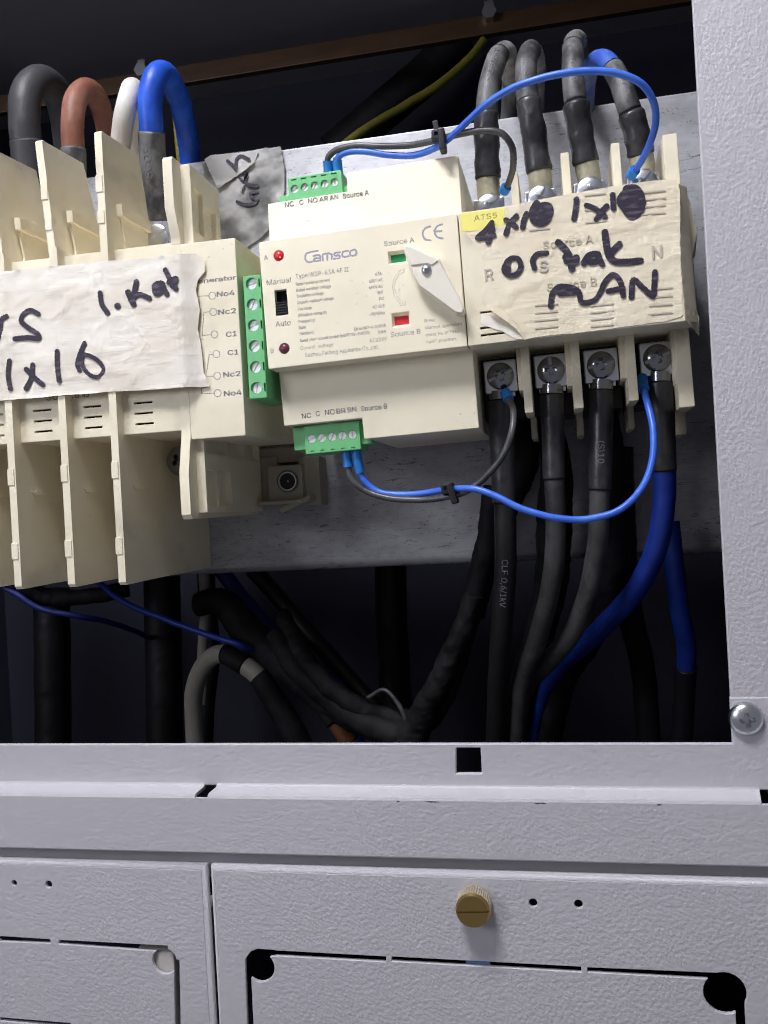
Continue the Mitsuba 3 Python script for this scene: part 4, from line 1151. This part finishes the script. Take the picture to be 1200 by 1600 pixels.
for i, (pts, mat, s1, r) in enumerate(downs):
    P = Path(pts)
    root = f'heavy_cable_{i + 4:03d}'
    tag(root, desc[i], 'cable', None)
    L = P.len
    add(root + '__insulation', P.tube(0.08, 1, [r - .3, r - .3, r - .2, r], 0.12, i + 21), mat, True)
    add(root + '__lug', P.tube(0.0, 9 / L, [4.6, 4.4], 0.0, i), M_DARKSTEEL, 60)
    add(root + '__heat_shrink', P.tube(4 / L, s1, [r + .5, r + .25, r + 0.1], 0.15, i + 25), M_SHRINK, True)
    if i in (0, 2):
        t = meshkit.text_mesh('CLF 0,6/1kV' if i == 0 else '(S)10', 2.4, 0.1)
        t.vertices[:, 1] -= 1.2
        a = 0.40 if i == 0 else 0.13
        add(root + '__print', P.wrap(t, a, r + (.05 if i == 0 else .38), facing(P, a)), 'mat_print_cable', False)


def cable(key, pts, r, mat, label, wob=0.1, seed=1, extra=(), sides=18, group=None, n=12):
    """one cable; extra: (part, from, to, radius, material)"""
    P = Path(pts, n)
    key = key if not any(k == key or k.startswith(key + '__') for k in scene) else None or key
    i, root = 0, key
    while any(k == root or k.startswith(root + '__') for k in scene):
        i += 1
        root = f'{key}_{i:03d}'
    tag(root, label, 'wire' if key == 'thin_wire' else 'cable', group)
    add(root + '__insulation', P.tube(0, 1, r, wob, seed, sides=28 if mat == M_ETAPE else sides, turns=13.0 if mat == M_ETAPE else 0), mat, True)
    for part, a, b, rr, m in extra:
        add(root + '__' + part, P.tube(a, b, rr, wob, seed + 3, sides=sides), m, True)
    return P


# second blue cable and dark bundles lower right
cable('heavy_cable', [(1046, 815, -382), (1052, 880, -382), (1062, 950, -386), (1072, 1010, -392), (1070, 1070, -400), (1064, 1190, -412)], 4.1, M_BLUE2, 'darker blue cable hanging behind at the lower right', 0.1, 41, [('sleeve', 0.58, 1.0, 4.6, M_CABLED)])
cable('heavy_cable', [(968, 700, -386), (972, 800, -384), (975, 880, -390), (985, 960, -405), (1005, 1050, -420), (1015, 1190, -430)], 5.5, M_CABLED, 'dark cable hanging behind the blue ones at the lower right', 0.4, 43)
cable('heavy_cable', [(770, 760, -380), (764, 820, -378), (748, 900, -378), (730, 970, -380), (708, 1045, -384), (672, 1118, -390), (625, 1146, -394), (565, 1126, -398), (505, 1082, -404), (455, 1035, -410), (430, 990, -418)], [4.2, 4.6, 5.0, 5.6, 6.2, 5.6, 5.2], M_ETAPE, 'taped black cable curving along the bottom of the compartment', 0.7, 45)
cable('heavy_cable', [(756, 880, -388), (738, 950, -388), (718, 1010, -392), (690, 1075, -396), (650, 1120, -398), (600, 1118, -400), (548, 1098, -398), (500, 1058, -402), (468, 1015, -412), (440, 960, -424)], [4.0, 4.4, 4.8, 4.2], M_ETAPE, 'second taped cable lying against the curving one', 0.9, 46)
cable('heavy_cable', [(740, 930, -372), (716, 1000, -374), (690, 1060, -378), (664, 1110, -384), (640, 1170, -390)], [3.6, 4.6, 6.0, 6.6], M_ETAPE, 'lumpy taped joint running down behind the bottom rail', 1.1, 48)
cable('thin_wire', [(575, 1090, -396), (600, 1078, -394), (622, 1100, -392), (640, 1140, -392)], 1.0, M_WBLACK, 'short black wire end sticking out of the taped bundle', 0.05, 50)
cable('heavy_cable', [(852, 650, -383), (868, 720, -382), (866, 800, -380), (862, 900, -384), (842, 990, -395), (820, 1060, -405), (800, 1190, -415)], [5, 7.5, 7, 6.5, 5.5], M_ETAPE, 'taped black cable behind the second lower terminal', 0.8, 47)
cable('heavy_cable', [(945, 640, -383), (955, 720, -382), (955, 800, -381), (948, 900, -385), (915, 1000, -398), (880, 1060, -408), (850, 1190, -420)], [5, 7, 7.5, 6, 5.5], M_ETAPE, 'taped black cable behind the third lower terminal', 0.8, 49)
cable('heavy_cable', [(802, 640, -384), (816, 690, -383), (805, 740, -384), (785, 800, -386), (765, 860, -388), (740, 960, -394)], [5, 8.5, 6, 5, 5], M_ETAPE, 'taped black cable stub behind the leftmost lower terminal', 0.8, 51)
# cables rising behind the compartment, lower left
cable('heavy_cable', [(320, 880, -470), (326, 960, -470), (330, 1020, -468), (322, 1100, -466), (318, 1190, -466)], 5.0, M_CABLED, 'dark vertical cable behind the pale looped cable', 0.2, 53)
cable('heavy_cable', [(308, 1190, -430), (302, 1120, -428), (306, 1070, -424), (322, 1034, -420), (348, 1022, -416), (372, 1034, -414), (398, 1052, -412), (420, 1080, -412), (450, 1130, -412), (480, 1190, -414)], 4.7, M_DIMWHITE, 'dim white cable looping up at the bottom left', 0.15, 55,
      [('black_tape', 0.50, 0.60, 5.1, M_ETAPE), ('black_tape', 0.66, 1.0, [5.2, 6.2, 7.0], M_ETAPE)])
cable('heavy_cable', [(318, 895, -440), (322, 950, -442), (318, 1000, -446), (316, 1100, -450)], 3.0, M_DIMWHITE, 'pale thin cable hanging below the mounting plate', 0.1, 57)
cable('heavy_cable', [(345, 890, -450), (375, 930, -448), (430, 990, -442), (500, 1050, -436), (545, 1100, -430), (560, 1190, -430)], 4.2, M_NAVY, 'dark blue cable slanting down behind the looped cable', 0.1, 59)
cable('heavy_cable', [(395, 890, -452), (440, 940, -450), (500, 1010, -444), (545, 1060, -438), (590, 1110, -432)], 4.5, M_CABLED, 'dark cable slanting down beside the dark blue one', 0.1, 61)
cable('heavy_cable', [(310, 945, -430), (345, 940, -428), (385, 985, -424), (430, 1025, -418), (480, 1070, -412), (540, 1115, -406), (600, 1140, -402)], [6, 8, 8, 7, 6], M_ETAPE, 'lumpy taped black joint slanting down at the lower left', 0.9, 63)
cable('heavy_cable', [(430, 1020, -416), (455, 1042, -412), (485, 1075, -410), (520, 1120, -408), (548, 1160, -408)], 4.6, M_ORANGE, 'dim orange brown cable under black tape at the bottom', 0.1, 65, [('black_tape', 0.28, 0.80, 5.4, M_ETAPE)])
cable('heavy_cable', [(610, 880, -520), (612, 980, -520), (618, 1080, -520), (620, 1190, -520)], 9.5, M_CABLED, 'thick black vertical cable in the middle behind', 0.3, 67)
cable('heavy_cable', [(253, 900, -500), (255, 1000, -500), (258, 1190, -500)], 11, M_CABLED, 'thick black vertical cable at the lower left behind', 0.3, 69)
cable('heavy_cable', [(80, 920, -500), (82, 1020, -500), (84, 1190, -500)], 11, M_CABLED, 'thick black vertical cable at the far lower left', 0.3, 71)
cable('thin_wire', [(-40, 900, -400), (20, 925, -400), (60, 950, -402), (120, 962, -405), (180, 975, -430), (260, 1010, -540)], 1.5, M_NAVY, 'dim thin blue wire at the far lower left', 0.02, 73, sides=10)
cable('thin_wire', [(150, 905, -420), (185, 935, -415), (250, 965, -410), (320, 990, -408), (375, 1008, -406), (400, 1018, -420)], 1.5, bsdf('wire_navy', pri((0.01, 0.03, 0.26), 0.45, 0.4)), 'thin blue wire crossing below the changeover switch', 0.02, 75, sides=10)
cable('heavy_cable', [(-20, 905, -395), (10, 890, -398), (60, 930, -410), (150, 930, -420), (200, 920, -425)], [5, 5, 4, 4], M_ETAPE, 'black taped lead under the fins at the far left', 0.7, 77)

# thick cables of the changeover switch, upper left
cable('heavy_cable', [(47, 290, -352), (44, 240, -350), (38, 190, -348), (42, 145, -350), (62, 126, -358), (86, 140, -374), (100, 185, -392), (108, 250, -405)], 6.7, M_CABLEG, 'grey black cable arching over at the far upper left', 0.1, 81, [('heat_shrink', 0.0, 0.17, 7.2, M_CABLEG)])
cable('heavy_cable', [(116, 300, -352), (115, 250, -350), (114, 195, -348), (119, 155, -351), (134, 140, -358), (152, 155, -374), (165, 195, -392), (172, 260, -405)], 4.9, M_BROWN, 'brown cable arching over between the fins', 0.1, 83, [('heat_shrink', 0.0, 0.17, 5.3, M_SLEEVE)])
cable('heavy_cable', [(186, 270, -358), (188, 225, -354), (195, 175, -350), (202, 148, -352), (208, 138, -362), (213, 160, -382), (216, 220, -402), (217, 280, -412)], 4.4, M_WHITE, 'off white cable standing behind the tallest fin', 0.1, 85)
cable('heavy_cable', [(248, 345, -366), (243, 290, -362), (238, 235, -358), (235, 190, -354), (234, 150, -352), (243, 120, -354), (256, 115, -362), (273, 140, -380), (288, 185, -400), (296, 240, -412), (300, 300, -418)], 5.2, M_BLUE, 'bright blue cable arching over beside the end wall', 0.1, 87, [('heat_shrink', 0.0, 0.25, [6, 5.8, 5.7], M_SLEEVE)])
Pb = Path([(248, 345, -366), (243, 290, -362), (238, 235, -358), (235, 190, -354)])
t = meshkit.text_mesh('SCOF', 3.4, 0.1)
t.vertices[:, 1] -= 1.7
rootb = [k for k in scene if k.startswith('heavy_cable') and k.endswith('__heat_shrink')][-1].split('__')[0]
add(rootb + '__print', Pb.wrap(t, 0.42, 5.95, facing(Pb, 0.5)), 'mat_print_cable', False)
cable('thin_wire', [(270, 130, -440), (276, 185, -425), (280, 225, -420), (284, 260, -420), (288, 300, -420)], 2.1, M_YG, 'yellow wire behind the bright blue cable', 0.02, 89, sides=12)

# ------------------------------------------------------------------ thin control wires of the transfer switch
def wire(pts, r, mat, label, ferrules=(), n=14):
    P = cable('thin_wire', pts, r, mat, label, 0.015, 91, sides=14, n=n)
    root = [k for k in scene if k.startswith('thin_wire') and k.endswith('__insulation')][-1].split('__')[0]
    for a, b, rr in ferrules:
        add(root + '__ferrule', P.tube(a, b, rr, 0, 1, sides=18), M_FERRULE, 60)
    return P


P = wire([(514, 275, -340), (512.5, 258, -339), (513, 247, -338), (524, 236, -337), (550, 229, -336), (600, 228, -335), (650, 227, -332), (684, 219, -328), (720, 209, -325), (760, 204, -323), (785, 209, -323), (800, 228, -325), (803, 255, -330), (797, 280, -336), (787, 300, -341)], 1.22, M_WBLACK,
         'thin black wire looping from the upper green connector to the leftmost terminal', [(0.0, 0.055, 1.9), (0.975, 1.0, 2.0)])
P = wire([(529, 272, -340), (527, 257, -339), (529, 246, -338), (540, 239, -337), (570, 237, -336), (610, 242, -336), (650, 243, -334), (680, 232, -330), (705, 214, -326), (730, 190, -322), (770, 155, -317), (830, 127, -312), (900, 112, -310), (960, 114, -310), (1000, 130, -312), (1020, 158, -316), (1024, 190, -321), (1014, 228, -328), (1000, 255, -334), (985, 275, -340)], 1.25, M_WBLUE,
         'thin bright blue wire arching over the heavy cables to the rightmost terminal', [(0.0, 0.03, 1.9), (0.978, 1.0, 2.0)])
P = wire([(541, 705, -338), (543, 722, -338), (548, 745, -338), (568, 765, -338), (605, 778, -337), (650, 781, -336), (700, 776, -333), (735, 764, -331), (765, 738, -330), (788, 706, -329), (801, 670, -330), (801, 640, -335), (794, 622, -340), (789, 612, -342)], 1.22, M_WBLACK,
         'thin dark wire from the lower green connector to the leftmost lower terminal', [(0.0, 0.06, 1.9), (0.96, 1.0, 2.0)])
P = wire([(557, 703, -338), (559, 722, -338), (567, 748, -339), (590, 768, -339), (630, 773, -338), (670, 769, -336), (705, 764, -332), (740, 764, -328), (775, 775, -326), (815, 795, -324), (870, 810, -323), (925, 810, -323), (970, 795, -323), (1003, 762, -324), (1019, 715, -327), (1021, 675, -330), (1013, 635, -335), (1005, 605, -342), (1003, 590, -346)], 1.27, M_WBLUE,
         'thin bright blue wire sagging from the lower green connector to the rightmost lower terminal', [(0.0, 0.05, 1.9), (0.96, 1.0, 2.1)])


def zip_tie(px, py, w, label, s=1.0, tail=1, rot=-6):
    c = W(px, py, w)
    root = 'cable_tie' if 'cable_tie__head' not in scene else 'cable_tie_001'
    tag(root, label, 'cable tie', 'black ties holding the thin wires together')
    m = rbox(-2.6, 2.2, -0.5, 3.2, -2.2, 2.4, 0.4) - rbox(-1.5, -0.1, 1.0, 2.3, 1.4, 3, 0.1)
    add(root + '__head', m.rotate((0, 0, rot)).translate(tuple(c)), M_BLACK, 35)
    band = rbox(-1.0, 1.5, -4.0 * s, 4.0 * s, -3, 3, 0.6)
    add(root + '__band', band.rotate((0, 0, rot + 6)).translate((c[0] + 1.0, c[1] - 0.6, c[2])), M_BLACK, 35)
    if tail:
        add(root + '__tail', rbox(-1.1, 0.9, 2.0, 7.2, -0.6, 0.8, 0.2).rotate((0, 0, rot + 12)).translate((c[0], c[1], c[2])), M_BLACK, 35)


zip_tie(686, 219, -327, 'black cable tie on the thin wires above the transfer switch', 1.0, 1, -4)
zip_tie(702, 769, -331, 'black cable tie on the thin wires below the transfer switch', 1.0, 0, 8)

# ------------------------------------------------------------------ far back: copper bar, earth wire, dark leads
a, b = W(-60, 168, -500), W(1100, -6, -500)
tag('busbar', 'dull copper busbar running across behind the cables', 'busbar')
vbb = vw(430, 92, -500)
add('busbar__bar', rbox(-380, 95, vbb - 5.5, vbb + 5.5, -505, -500, 0.6), M_COPPER, 35)
for x, y in ((222, 106), (765, 25)):
    c = W(x, y, -497)
    add('busbar__bolt', cyl((c[0], vbb + 4.0), 4.2, -500, -494, 6) + cyl((c[0], vbb + 9), 2.6, -503, -497, 16) + rbox(c[0] - 2.6, c[0] + 2.6, vbb + 4, vbb + 11, -503, -496, .5), M_STEEL, 30)
cable('thin_wire', [(756, 62, -494), (742, 82, -490), (715, 108, -484), (680, 136, -476), (640, 160, -470), (590, 190, -462), (548, 218, -455), (520, 245, -450)], 2.2, M_YG, 'yellow earth wire running from the busbar behind the plate', 0.02, 95, sides=12)
cable('heavy_cable', [(720, 60, -560), (660, 120, -556), (590, 180, -552), (520, 240, -550)], 12, M_CABLED, 'dark thick cable behind the yellow earth wire', 0.3, 97)
